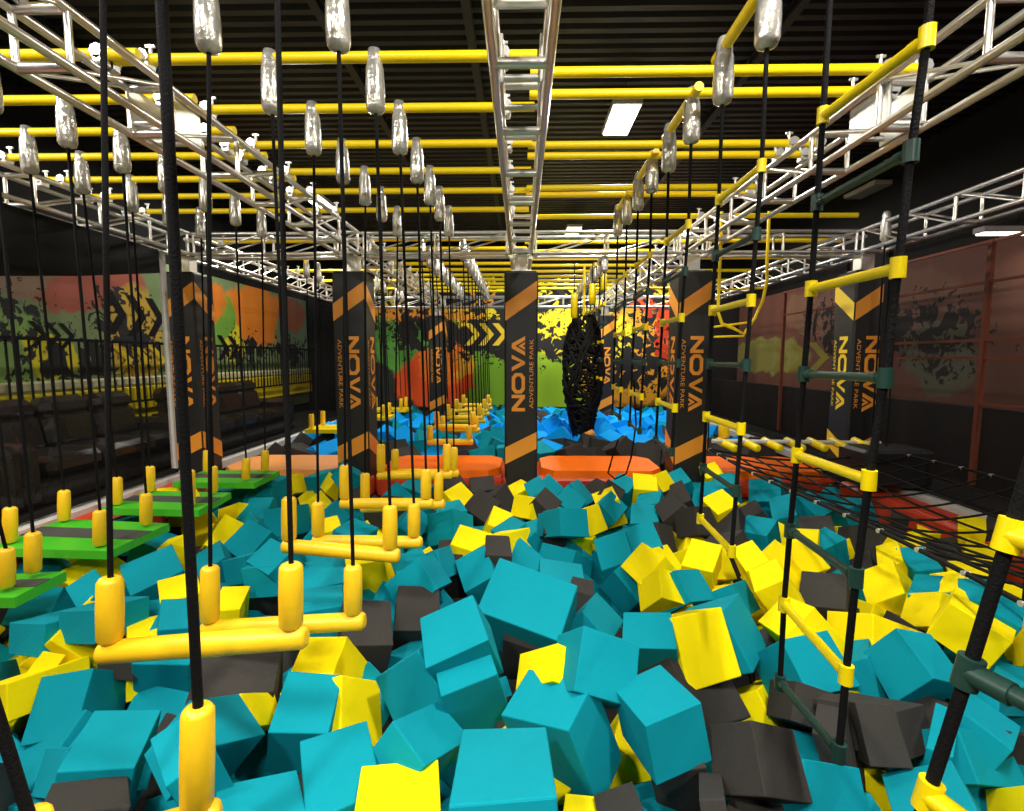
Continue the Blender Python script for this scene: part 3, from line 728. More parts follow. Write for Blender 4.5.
# curved yellow hanging bars in the outer right bay
t = thing('curved_pipe_frame', 'curved yellow pipe frame with rungs hanging right of the fourth pillar', 'climbing frame', (3.1, 7.1, 2.))
yy = 7.0
def P(px, py, dy=0): return at_y(px, py, yy + dy)
MB().tube([P(720, 262), P(719, 285), P(718, 312), P(722, 324)], .022, 8).obj('side_pipe', 'steel_y', t)
pts = [P(767, 262), P(767, 280), P(763, 300), P(755, 318), P(744, 334), P(733, 328), P(722, 324)]
MB().tube(pts, .022, 8).obj('side_pipe', 'steel_y', t)
for (a, b) in (((714, 327), (752, 322)), ((714, 337), (744, 336)), ((720, 290), (765, 288))):
    MB().tube([P(*a), P(*b)], .014, 8).obj('rung', 'steel_y', t)
MB().tube([P(720, 262), Vector((P(720, 262).x, yy, ZP))], .022, 8).tube([P(767, 262), Vector((P(767, 262).x, yy, ZP))], .022, 8).obj('top_pipe', 'steel_y', t)
# single sleeve further right
t = thing('hanging_sleeve', 'lone clear hanger sleeve on a pipe end near the outer right truss', 'hanger', (4.5, YC[-1], ZP))
xs = at_y(886, 225, YC[-1]).x
sleeve_part((xs, YC[-1], ZP), t); rope_part((xs, YC[-1], ZP - .33), (xs, YC[-1], .7), t, r=.012)

# hanging yellow padded rollers across the outer right bay
t = thing('roller_bridge', 'row of yellow padded rollers strung across the bay at the right', 'roller bridge', (3.9, 7.2, .6))
ps = [at_y(132 / 1 + 590, 446, 7.2), at_y(872, 446, 7.2)]
for k in range(7):
    px_ = 727 + k * 22.5
    a = at_y(px_ - 9, 440, 7.35); b = at_y(px_ + 9, 449, 6.95)
    foam_tube(a, b, .055, t, 'roller', 'plast_y')
MB().tube([at_y(712, 441, 7.2), at_y(880, 443, 7.2)], .03, 8).obj('support_tube', 'white', t)
foam_tube(at_y(724, 420, 7.3), at_y(724, 438, 7.3), .075, t, 'end_sleeve')
tag(MB().box((4.9, 6.8, .3), (.9, .6, .5), ch=.04).obj('corner_pad', 'pad_k'), 'black padded block at the foot of the far right pillar', 'safety pad')

# cargo net slung low over the right bay
t = thing('cargo_net', 'low black cargo net stretched over the right side of the pit', 'cargo net', (3.7, 4.6, .5))
NXN, NYN = 8, 12; x0, x1, y0, y1 = 2.55, 4.95, 2.5, 6.85
def npz(u, v): return .50 - .28 * math.sin(PI * u) * (.55 + .45 * math.sin(PI * v)) 
def npt(u, v):
    return Vector((x0 + (x1 - x0) * u + .04 * math.sin(7 * v + 3 * u), y0 + (y1 - y0) * v + .05 * math.sin(5 * u), npz(u, v)))
for i in range(NXN + 1):
    u = i / NXN; MB().tube([npt(u, j / 24) for j in range(25)], .016 if i in (0, NXN) else .011, 6).obj('net_cord', 'net_rope', t)
for j in range(NYN + 1):
    v = j / NYN; MB().tube([npt(i / 16, v) for i in range(17)], .016 if j in (0, NYN) else .011, 6).obj('net_cord', 'net_rope', t)
kn = MB()
for j in range(NYN + 1):
    for u in (0, 1):
        p = npt(u, j / NYN); k0 = MB().tube([p - Vector((.02, 0, 0)), p + Vector((.02, 0, 0))], .017, 8).obj('rope_clamp', 'alu_sheet', t)
for (x, y) in ((x0, y0), (x0, y1), (x1, y0), (x1, y1)):
    MB().tube([(x, y, .5), (x, y, ZP)], .010, 6).obj('hanging_rope', 'rope', t)
# dark loops trailing from the second ladder
t = thing('rope_loop', 'slack black rope loop dangling in front of the orange beam', 'rope', (1.2, 6.9, .2))
MB().tube([at_y(618, 440, 6.7), at_y(613, 455, 6.7), at_y(608, 473, 6.7), at_y(615, 479, 6.7), at_y(626, 474, 6.7), at_y(631, 458, 6.7), at_y(636, 425, 6.7), at_y(634, 380, 6.7)], .012, 6).obj('loop_cord', 'rope', t)

# ------------------------------------------------------------------ lights
def fixture(x, y, z, lit, label, rz=0., w=.36, l=.92, power=110):
    t = thing('high_bay_light', label, 'ceiling light', (x, y, z), 'high bay lights under the roof')
    MB().box((x, y, z + .05), (w + .06, l + .06, .08), ch=.01).obj('housing', 'white' if not lit else 'white', t)
    MB().box((x, y, z), (w, l, .02)).obj('lens', 'lamp' if lit else 'lens_off', t)
    for s in (-1, 1): MB().tube([(x, y + s * l * .35, z + .08), (x, y + s * l * .35, ZC)], .006, 5).obj('hanger_wire', 'dark', t)
    if lit:
        ld = bpy.data.lights.new('lamp_glow', 'AREA'); ld.shape = 'RECTANGLE'; ld.size = w; ld.size_y = l; ld.energy = power; ld.color = (1, .95, .86)
        lo = bpy.data.objects.new('lamp_glow', ld); COL.objects.link(lo); lo.parent = t; lo.location = (0, 0, -.03)
ZL = 5.24
pA = at_z(621, 121, ZL); pB = at_z(318, 202, ZL); pC = at_z(573, 232, ZL)
fixture(pA.x, pA.y, ZL, 1, 'bright rectangular light right of the central truss', power=190)
fixture(pB.x, pB.y, ZL, 1, 'bright light glowing behind the second truss on the left', power=230)
fixture(pC.x, pC.y, ZL, 1, 'distant glowing light above the centre right cross truss', power=260)
pD = at_z(868, 192, ZL)
fixture(pD.x, pD.y, ZL, 0, 'unlit grey light fitting at the upper right, behind the fourth truss')
pw = 150
fixture(pA.x, pA.y - 6.7, ZL, 1, 'bright light overhead near the camera on the right', power=230)
fixture(-4.4, 1.2, ZL, 1, 'bright light over the green platforms, unseen above the frame', power=230 * .6)  # unseen lamp, moved nearer to light the bay from out of frame
fixture(-2.2, -1.2, ZL, 1, 'bright light behind the camera on the left', power=230 * 1.3)
fixture(1.0, -3.6, ZL, 1, 'bright light behind the camera, furthest back', power=230 * 1.3)
fixture(6.6, 1.0, ZL, 1, 'bright light over the right lobby near the camera', power=230 * .5)
fixture(-6.5, 3.0, ZL - .4, 1, 'added unseen light over the sofas in the left lobby', power=210)  # added lamp, kept out of view, to brighten the left lobby
fixture(6.9, 7.3, 3.45, 1, 'slim strip light low behind the right net at the photo edge', w=1.1, l=.12, power=15)
fixture(4.6, 14.6, ZL, 1, 'small added light at the far right under the roof', power=150)  # extra lamp added to help light the far pit
w = bpy.data.worlds.new('world'); scene.world = w; w.use_nodes = True
w.node_tree.nodes['Background'].inputs[0].default_value = (.75, .85, 1, 1); w.node_tree.nodes['Background'].inputs[1].default_value = .07

# ------------------------------------------------------------------ foam
def foam_proto(seed):
    import bmesh
    r = random.Random(seed); bm = bmesh.new(); bmesh.ops.create_cube(bm, size=1.0)
    for v in bm.verts: v.co += Vector((r.uniform(-.03, .03), r.uniform(-.03, .03), r.uniform(-.03, .03)))
    bmesh.ops.bevel(bm, geom=bm.edges[:], offset=.018, segments=2, affect='EDGES', profile=.5)
    me = bpy.data.meshes.new('foam_block'); bm.to_mesh(me); bm.free(); return me
PROTO = {}
for c in ('teal', 'yellow', 'black', 'blue'):
    PROTO[c] = []
    for k in range(4):
        me = foam_proto(k); me.materials.append(M[c]); PROTO[c].append(me)
CN = {'t': 'teal', 'y': 'yellow', 'k': 'black', 'b': 'blue'}
CW = {'t': 'teal', 'y': 'yellow', 'k': 'charcoal', 'b': 'bright blue'}
FOAM = []
def foam(col, loc, rv, dims, seed):
    a = Vector(rv).length; m = Matrix.Rotation(a, 3, Vector(rv) if a > 1e-6 else Vector((0, 0, 1)))
    o = bpy.data.objects.new('foam_block', PROTO[CN[col]][seed % 4]); COL.objects.link(o)
    o.rotation_mode = 'QUATERNION'; o.rotation_quaternion = m.to_quaternion(); o.location = loc; o.scale = dims
    FOAM.append((o, col)); return o
BLOCKS = [
['t',-3.895,3.97,-0.358,0.941,-0.095,-0.04,0.407,0.282,0.4],
['t',-2.913,3.333,-0.081,1.375,-0.343,-0.107,0.351,0.207,0.352],
['t',-3.21,3.644,-0.107,0.458,-0.343,0.892,0.207,0.332,0.34],
['y',-3.157,3.398,-0.295,1.846,-0.611,0.505,0.391,0.347,0.39],
['t',-2.804,2.975,-0.478,0.919,-0.096,0.141,0.318,0.358,0.366],
['t',-2.091,2.331,-0.358,0.013,0.239,0.353,0.298,0.394,0.4],
['k',-1.889,1.913,-0.319,-0.381,0.219,0.607,0.291,0.392,0.388],
['t',-2.204,2.396,-0.388,0.891,-0.664,-0.262,0.41,0.201,0.4],
['y',-3.14,3.035,-0.402,1.337,-0.556,-0.083,0.413,0.216,0.412],
['k',-2.621,2.062,-0.33,0.198,1.515,1.21,0.389,0.236,0.388],
['y',-3.193,3.022,-0.448,2.076,0.627,-0.386,0.127,0.418,0.421],
['t',-3.193,4.244,-0.253,0.424,-0.117,0.758,0.408,0.406,0.4],
['y',-2.613,3.685,-0.18,0.151,0.005,0.681,0.259,0.356,0.364],
['t',-2.452,3.348,-0.215,0.105,0.267,0.579,0.201,0.36,0.364],
['t',-2.716,3.737,-0.228,1.232,-0.507,-0.135,0.38,0.206,0.376],
['y',-2.594,3.255,-0.305,-0.087,0.044,0.677,0.188,0.39,0.388],
['y',-2.303,3.769,-0.331,0.037,0.14,0.318,0.205,0.376,0.388],
['t',-2.135,4.218,-0.135,1.537,-0.254,0.018,0.353,0.256,0.364],
['k',-2.267,4.336,-0.366,1.977,0.387,0.059,0.321,0.404,0.405],
['t',-2.403,3.275,-0.354,1.844,0.394,0.042,0.331,0.4,0.404],
['k',-1.662,2.772,-0.244,0.301,0.145,0.317,0.43,0.343,0.4],
['t',-1.441,2.137,-0.025,0.165,0.762,1.064,0.291,0.246,0.285],
['y',-1.535,2.463,-0.189,0.416,1.175,1.006,0.372,0.173,0.365],
['t',-1.148,2.526,-0.214,0.342,0.188,0.121,0.298,0.324,0.339],
['y',-1.224,3.012,-0.267,0.582,-0.157,-0.127,0.295,0.31,0.35],
['k',-1.168,3.541,-0.349,0.355,0.248,0.315,0.344,0.393,0.4],
['k',-0.86,3.943,-0.392,0.651,0.204,0.185,0.344,0.379,0.4],
['y',-1.482,4.739,-0.289,1.868,0.096,0.253,0.378,0.399,0.401],
['t',-1.546,3.744,-0.319,-0.015,0.048,0.375,0.295,0.403,0.4],
['t',-1.69,4.21,-0.279,0.281,-0.055,0.325,0.335,0.379,0.388],
['t',-0.502,2.74,-0.096,1.266,-0.821,0.183,0.4,0.364,0.4],
['t',-0.777,2.025,-0.206,0.109,-0.007,0.448,0.3,0.394,0.4],
['y',-0.491,1.809,-0.188,-0.116,0.068,0.217,0.324,0.391,0.4],
['y',-1.076,2.675,-0.311,0.605,1.094,0.663,0.389,0.329,0.402],
['t',-0.33,2.661,0.154,0.455,-0.337,0.237,0.333,0.322,0.311],
['t',0.054,3.353,-0.042,0.611,0.105,-0.367,0.587,0.407,0.479],
['t',0.369,2.43,0.167,0.862,0.481,-0.008,0.324,0.288,0.287],
['t',0.202,2.287,-0.074,0.219,-0.303,-0.569,0.373,0.28,0.443],
['t',-0.284,2.625,-0.02,1.898,0.078,0.431,0.307,0.412,0.392],
['t',-0.052,1.705,0.039,-0.283,-0.026,0.018,0.363,0.535,0.411],
['t',0.639,2.198,0.069,1.489,0.057,0.386,0.275,0.265,0.33],
['t',0.481,3.533,-0.253,0.593,0.493,1.071,0.381,0.266,0.376],
['t',0.83,3.075,-0.065,0.576,-0.221,-0.221,0.306,0.242,0.316],
['t',1.068,4.62,-0.377,1.183,-1.468,-0.068,0.404,0.334,0.403],
['t',0.958,5.05,-0.36,1.099,-1.218,-0.168,0.407,0.299,0.401],
['t',0.325,4.159,-0.277,0.166,0.133,-0.035,0.368,0.398,0.4],
['y',1.175,4.331,-0.164,0.163,-0.753,0.278,0.306,0.361,0.364],
['y',1.172,3.982,-0.183,0.549,-1.075,-0.475,0.324,0.252,0.278],
['y',1.083,3.149,-0.146,1.042,0.211,0.347,0.394,0.401,0.4],
['k',1.033,3.025,-0.396,0.673,0.41,0.467,0.449,0.409,0.447],
['k',1.015,2.043,0.001,0.794,0.534,0.146,0.273,0.263,0.257],
['k',0.91,1.747,-0.245,-0.263,-0.156,-0.495,0.211,0.38,0.389],
['t',1.256,2.17,-0.247,0.906,0.622,0.176,0.444,0.245,0.399],
['t',1.794,3.084,-0.244,0.787,0.097,0.282,0.355,0.315,0.376],
['y',1.907,3.292,-0.125,-0.179,-0.725,0.102,0.278,0.356,0.352],
['y',2.438,4.499,-0.389,0.577,-1.086,-0.578,0.393,0.347,0.4],
['k',2.593,4.153,-0.371,0.358,-0.267,-0.564,0.339,0.392,0.4],
['y',2.62,3.631,-0.37,0.727,-1.045,-0.898,0.41,0.308,0.4],
['t',2.304,2.853,-0.076,0.493,-1.218,-0.283,0.294,0.312,0.257],
['y',3.056,3.323,-0.089,1.63,-0.333,-0.948,0.347,0.283,0.347],
['y',3.33,3.847,-0.333,0.455,-1.111,-1.151,0.395,0.289,0.388],
['t',3.483,4.108,-0.338,0.076,-0.297,-0.8,0.266,0.38,0.388],
['t',3.244,3.479,-0.038,0.102,-0.327,-0.689,0.165,0.316,0.328],
['t',3.776,4.667,-0.302,0.205,-0.252,-0.262,0.23,0.359,0.376],
['y',3.384,4.459,-0.42,0.284,-0.747,-0.456,0.319,0.393,0.4],
['y',3.625,4.073,-0.276,-0.047,-0.43,-0.6,0.225,0.369,0.376],
['t',3.276,3.386,-0.095,0.308,0.236,-0.807,0.166,0.332,0.34],
['y',3.983,3.945,-0.319,0.059,-0.072,-0.651,0.178,0.38,0.388],
['y',3.747,3.422,-0.37,0.463,-1.484,-1.223,0.404,0.249,0.4],
['t',3.018,2.972,-0.412,-0.032,0.122,0.732,0.428,0.182,0.412],
['t',2.37,2.53,-0.291,0.024,0.401,-0.909,0.225,0.364,0.376],
['t',2.243,2.492,-0.352,0.815,0.502,0.175,0.438,0.224,0.4],
['t',1.842,1.987,-0.317,-0.326,-0.473,-0.419,0.303,0.431,0.4],
['y',2.398,2.065,-0.349,0.265,-1.38,-0.952,0.384,0.208,0.388],
['k',1.807,2.46,-0.176,0.981,-0.239,-0.147,0.171,0.272,0.334],
['k',1.888,2.561,-0.207,1.093,0.605,0.354,0.394,0.21,0.376],
['k',0.738,2.3,-0.18,1.861,-0.247,0.165,0.241,0.41,0.404],
['k',0.436,1.713,-0.134,-0.423,-0.329,0.007,0.168,0.371,0.377],
['y',0.235,1.73,-0.212,-0.404,0.022,-0.129,0.156,0.416,0.401],
['t',-0.871,4.172,-0.195,0.527,0.803,1.155,0.365,0.297,0.364],
['t',-0.856,4.589,-0.241,0.784,0.969,1.044,0.383,0.273,0.376],
['t',-0.361,4.654,-0.361,0.535,-0.45,0.247,0.315,0.374,0.388],
['y',-0.552,5.11,-0.309,0.4,0.066,1.452,0.398,0.375,0.4],
['t',-0.841,5.878,-0.327,0.986,-0.48,-0.172,0.398,0.383,0.4],
['k',-0.555,6.672,-0.36,0.736,-0.136,1.108,0.403,0.367,0.4],
['k',-0.367,6.96,-0.286,1.185,0.514,1.154,0.382,0.335,0.388],
['y',0.008,7.368,-0.348,0.156,-0.361,0.425,0.337,0.394,0.4],
['y',0.14,6.187,-0.161,1.023,-0.557,-0.676,0.366,0.27,0.364],
['y',-0.32,6.016,-0.366,0.335,0.424,-0.071,0.261,0.381,0.388],
['t',-0.065,5.51,-0.311,0.033,-0.439,0.439,0.29,0.385,0.388],
['t',0.193,5.654,-0.379,0.116,-0.244,0.192,0.285,0.394,0.4],
['t',0.407,5.436,-0.124,0.858,-0.973,-0.715,0.354,0.265,0.352],
['y',0.324,6.301,-0.294,1.374,0.875,0.489,0.4,0.339,0.4],
['t',0.461,5.085,0.035,1.129,0.443,0.314,0.33,0.27,0.328],
['y',0.63,5.412,-0.222,2.054,-0.039,-0.188,0.315,0.384,0.38],
['k',0.385,5.274,-0.135,2.123,-0.122,-0.209,0.244,0.363,0.358],
['y',-0.144,5.169,-0.218,1.104,0.714,0.749,0.377,0.245,0.376],
['t',0.075,5.381,-0.347,1.659,-0.168,0.895,0.296,0.415,0.4],
['k',-0.237,4.813,-0.261,0.215,0.088,0.075,0.247,0.374,0.376],
['t',0.352,7.164,-0.234,0.825,0.203,1.148,0.374,0.338,0.376],
['t',0.265,6.842,-0.157,0.363,-0.472,0.172,0.259,0.35,0.352],
['k',0.248,6.158,-0.134,0.748,0.264,1.145,0.35,0.274,0.352],
['t',0.568,6.417,-0.188,0.87,0.081,1.069,0.36,0.323,0.364],
['t',0.758,7.135,-0.302,0.67,0.509,1.054,0.402,0.378,0.4],
['k',1.172,7.412,-0.355,0.175,-0.367,0.523,0.351,0.381,0.4],
['y',1.148,6.41,-0.197,0.224,-0.39,0.013,0.283,0.361,0.364],
['t',1.057,6.21,-0.193,0.875,0.195,1.012,0.362,0.3,0.364],
['y',0.677,5.417,-0.073,1.022,0.524,0.774,0.353,0.295,0.352],
['t',1.442,7.058,-0.177,0.354,-0.169,0.897,0.355,0.312,0.364],
['y',1.74,7.02,-0.148,0.412,0.021,-0.161,0.318,0.362,0.364],
['y',1.966,7.235,-0.106,0.969,0.306,0.733,0.35,0.279,0.352],
['t',2.38,7.4,-0.158,0.413,-0.44,0.072,0.271,0.348,0.352],
['t',1.763,6.679,-0.309,0.22,-0.233,-0.379,0.315,0.38,0.388],
['t',1.617,6.37,-0.423,0.339,-0.151,-0.271,0.339,0.41,0.412],
['k',1.935,6.165,-0.202,0.306,-0.796,-0.022,0.295,0.362,0.364],
['t',0.975,4.84,-0.254,0.503,-0.43,-0.045,0.335,0.371,0.376],
['t',1.239,4.914,-0.179,0.424,-0.295,0.034,0.319,0.361,0.364],
['y',1.257,4.684,-0.266,0.706,0.527,0.755,0.378,0.263,0.376],
['k',1.505,5.663,-0.364,0.948,0.778,0.483,0.401,0.337,0.4],
['k',2.095,5.852,-0.208,1,-1.014,-0.603,0.378,0.325,0.376],
['y',1.725,4.683,-0.272,0.436,-0.037,-0.546,0.279,0.369,0.376],
['t',1.311,4.047,-0.213,0.693,0.509,0.551,0.365,0.259,0.364],
['t',1.37,3.365,-0.188,0.906,0.549,0.809,0.449,0.391,0.412],
['t',1.717,4.106,-0.33,0.804,0.589,0.691,0.391,0.249,0.388],
['y',2.112,4.424,-0.167,0.188,-0.436,-0.031,0.213,0.343,0.352],
['y',1.823,4.94,-0.353,0.881,0.517,0.452,0.407,0.339,0.4],
['y',2.076,3.946,-0.14,0.037,-0.602,-0.277,0.255,0.348,0.352],
['y',2.239,4.483,-0.137,0.618,0.218,0.91,0.349,0.176,0.352],
['y',2.562,4.623,-0.231,0.622,0.193,0.488,0.369,0.315,0.376],
['t',3.297,5.33,-0.323,0.22,-0.351,0.202,0.267,0.268,0.335],
['y',3.088,5.314,-0.343,0.125,-0.204,-0.604,0.241,0.378,0.388],
['t',2.793,5.804,-0.342,0.058,-0.293,0.772,0.37,0.342,0.309],
['y',2.372,5.913,-0.084,0.416,-0.256,0.33,0.312,0.309,0.328],
['t',3.561,7.203,-0.276,0.647,-0.357,-0.467,0.408,0.4,0.4],
['t',3.529,6.565,-0.362,0.432,-0.527,-0.371,0.285,0.418,0.43],
['t',3.828,6.667,-0.328,0.639,0.087,0.622,0.398,0.367,0.4],
['t',4.675,7.335,-0.409,1.913,-1.014,0.669,0.281,0.398,0.408],
['k',3.436,5.72,-0.346,0.156,-0.244,-0.457,0.338,0.396,0.4],
['k',4.034,5.806,-0.414,0.76,-1.285,-1.019,0.413,0.323,0.412],
['k',3.108,6.484,-0.397,0.043,-0.615,-0.222,0.269,0.398,0.4],
['k',2.466,5.807,-0.22,2.235,-0.733,0.069,0.265,0.366,0.373],
['t',2.894,7.03,-0.12,0.36,-0.177,-0.198,0.287,0.348,0.352],
['t',2.665,6.852,-0.188,0.262,-0.315,-0.281,0.294,0.362,0.364],
['y',2.825,7.324,-0.023,0.334,-0.373,-0.035,0.248,0.324,0.328],
['y',3.957,5.099,-0.308,0.498,0.06,0.32,0.375,0.31,0.388],
['k',3.949,5.313,-0.318,0.729,-1.256,-1.18,0.399,0.364,0.4],
['y',3.702,4.832,-0.314,0.174,-0.645,-0.583,0.21,0.367,0.376],
['y',4.736,5.665,-0.365,0.073,-0.21,-0.613,0.298,0.398,0.4],
['y',4.002,4.378,-0.319,0.028,-0.242,-0.57,0.275,0.379,0.388],
['y',4.398,4.818,-0.279,0.259,0.132,-0.766,0.216,0.372,0.376],
['y',4.77,5.016,-0.258,1.358,0.355,0.2,0.39,0.225,0.388],
['y',4.671,5.15,-0.124,0.077,-0.124,-0.72,0.222,0.349,0.352],
['k',4.203,4.871,-0.281,0.031,-0.401,-0.653,0.244,0.37,0.376],
['k',4.811,5.027,-0.094,0.355,-0.017,-0.697,0.209,0.335,0.34],
['k',4.726,6.118,-0.327,0.136,-0.179,-0.672,0.249,0.385,0.388],
['k',4.275,4.719,-0.253,1.417,0.507,0.155,0.39,0.209,0.388],
['t',-3.648,6.938,-0.304,0.268,-0.096,0.271,0.369,0.396,0.4],
['t',-3.649,7.163,-0.174,1.417,1.026,1.074,0.357,0.326,0.377],
['t',-3.388,6.356,-0.351,0.516,-0.026,0.021,0.334,0.395,0.41],
['t',-2.882,5.292,-0.332,0.546,-0.478,0.966,0.386,0.392,0.4],
['y',-3.901,5.848,-0.088,2.414,0.537,0.832,0.263,0.342,0.347],
['y',-3.646,6.373,-0.371,1.098,-0.515,-0.12,0.399,0.324,0.4],
['y',-4.006,6.047,-0.394,2.136,0.863,0.552,0.291,0.407,0.409],
['t',-3.046,4.878,-0.408,0.309,-0.407,0.59,0.291,0.39,0.4],
['t',-2.585,4.686,-0.266,1.407,-0.626,-0.164,0.389,0.242,0.388],
['t',-2.104,4.222,-0.077,0.406,-0.481,0.93,0.259,0.331,0.34],
['y',-3.592,5.031,-0.37,0.085,-0.138,0.669,0.26,0.396,0.4],
['t',-3.858,5.094,-0.34,0.211,0.284,1.47,0.359,0.292,0.388],
['y',-4.697,6.501,-0.248,2.229,0.762,0.214,0.289,0.385,0.384],
['y',-4.681,5.105,-0.395,1.895,-0.703,0.124,0.402,0.241,0.408],
['t',-4.647,5.651,-0.301,0.044,0.277,0.68,0.301,0.385,0.388],
['t',-4.093,7.231,-0.232,1.909,-0.58,-0.08,0.37,0.308,0.381],
['y',-3.553,7.498,-0.231,0.808,1.023,1.157,0.376,0.293,0.376],
['y',-2.994,7.148,-0.416,0.314,-0.595,0.447,0.239,0.393,0.4],
['t',-2.926,7.273,-0.077,1.622,-0.691,-0.309,0.352,0.268,0.354],
['y',-2.677,7.122,-0.144,0.393,-0.71,0.555,0.241,0.349,0.352],
['t',-2.386,6.857,0.068,0.563,-0.823,0.488,0.271,0.311,0.316],
['y',-2.719,6.376,-0.235,0.672,0.782,1.505,0.378,0.268,0.376],
['t',-2.827,5.924,-0.231,0.979,1.158,1.073,0.387,0.349,0.388],
['t',-2.517,6.327,-0.362,0.819,0.751,1.437,0.397,0.291,0.4],
['y',-2.148,5.548,-0.322,0.126,-0.058,0.486,0.206,0.385,0.388],
['t',-1.854,5.371,-0.305,0.311,0.166,1.287,0.369,0.317,0.388],
['k',-1.841,6.631,-0.326,1.617,-0.618,-0.377,0.388,0.298,0.403],
['t',-2.409,7.222,-0.377,2.318,0.296,-0.004,0.313,0.407,0.408],
['t',-1.879,4.496,-0.349,0.232,0.262,0.468,0.348,0.394,0.4],
['t',-0.947,4.378,-0.252,0.181,-0.252,0.428,0.289,0.367,0.376],
['y',-1.359,4.94,-0.367,1.187,1.458,0.656,0.406,0.263,0.404],
['k',-2.372,6.917,-0.161,2.349,0.261,0.064,0.306,0.368,0.37],
['k',-2.587,3.277,-0.298,1.39,-0.42,-0.167,0.399,0.173,0.4],
['t',-3.295,3.378,-0.197,1.357,-0.329,-0.157,0.376,0.204,0.376],
['t',-1.417,6.145,-0.4,1.758,-1.03,0.283,0.403,0.316,0.406],
['k',-1.005,7.306,-0.257,0.318,0.06,0.485,0.346,0.38,0.388],
['k',-0.55,7.145,-0.238,0.306,-0.024,0.185,0.355,0.387,0.388],
['y',-0.903,6.725,-0.24,0.747,0.241,1.029,0.373,0.322,0.376],
['t',-0.867,6.167,-0.312,0.144,-0.115,0.309,0.348,0.397,0.4],
['t',2.228,3.062,-0.302,-0.265,-0.38,-0.565,0.125,0.389,0.388],
['k',1.717,2.789,-0.31,0.535,-1.293,-1.01,0.39,0.206,0.389],
['t',2.399,4.687,-0.402,2.071,-0.511,0.846,0.207,0.407,0.408],
['k',1.673,2.486,-0.296,-0.024,-0.3,-0.598,0.137,0.373,0.388],
['t',2.094,2.39,-0.279,0.089,0.035,-0.768,0.101,0.377,0.388],
['k',2.496,2.665,-0.295,1.363,0.708,0.069,0.402,0.147,0.4],
['k',0.763,1.778,-0.113,-0.493,-0.111,-0.298,0.089,0.377,0.377],
['k',0.465,3.899,-0.261,-0.097,0.15,-0.179,0.185,0.38,0.376],
['k',0.062,3.377,-0.239,1.968,-0.089,-0.308,0.292,0.405,0.399],
['y',0.204,2.519,0.067,0.614,-0.817,-0.429,0.313,0.178,0.318],
['k',-0.682,5.003,-0.413,2.112,-0.089,0.18,0.252,0.407,0.409],
['k',1.156,6.66,-0.155,0.559,0.484,-0.424,0.281,0.349,0.352],
['t',2.654,2.843,-0.187,1.306,0.563,0.171,0.377,0.152,0.376],
['t',-1.048,1.784,-0.202,-0.133,0.194,0.566,0.309,0.333,0.376],
['t',-0.525,2.194,-0.155,0.258,0.627,1.012,0.389,0.229,0.389],
['t',-1.364,1.954,-0.009,0.12,-0.295,0.795,0.17,0.355,0.34]]
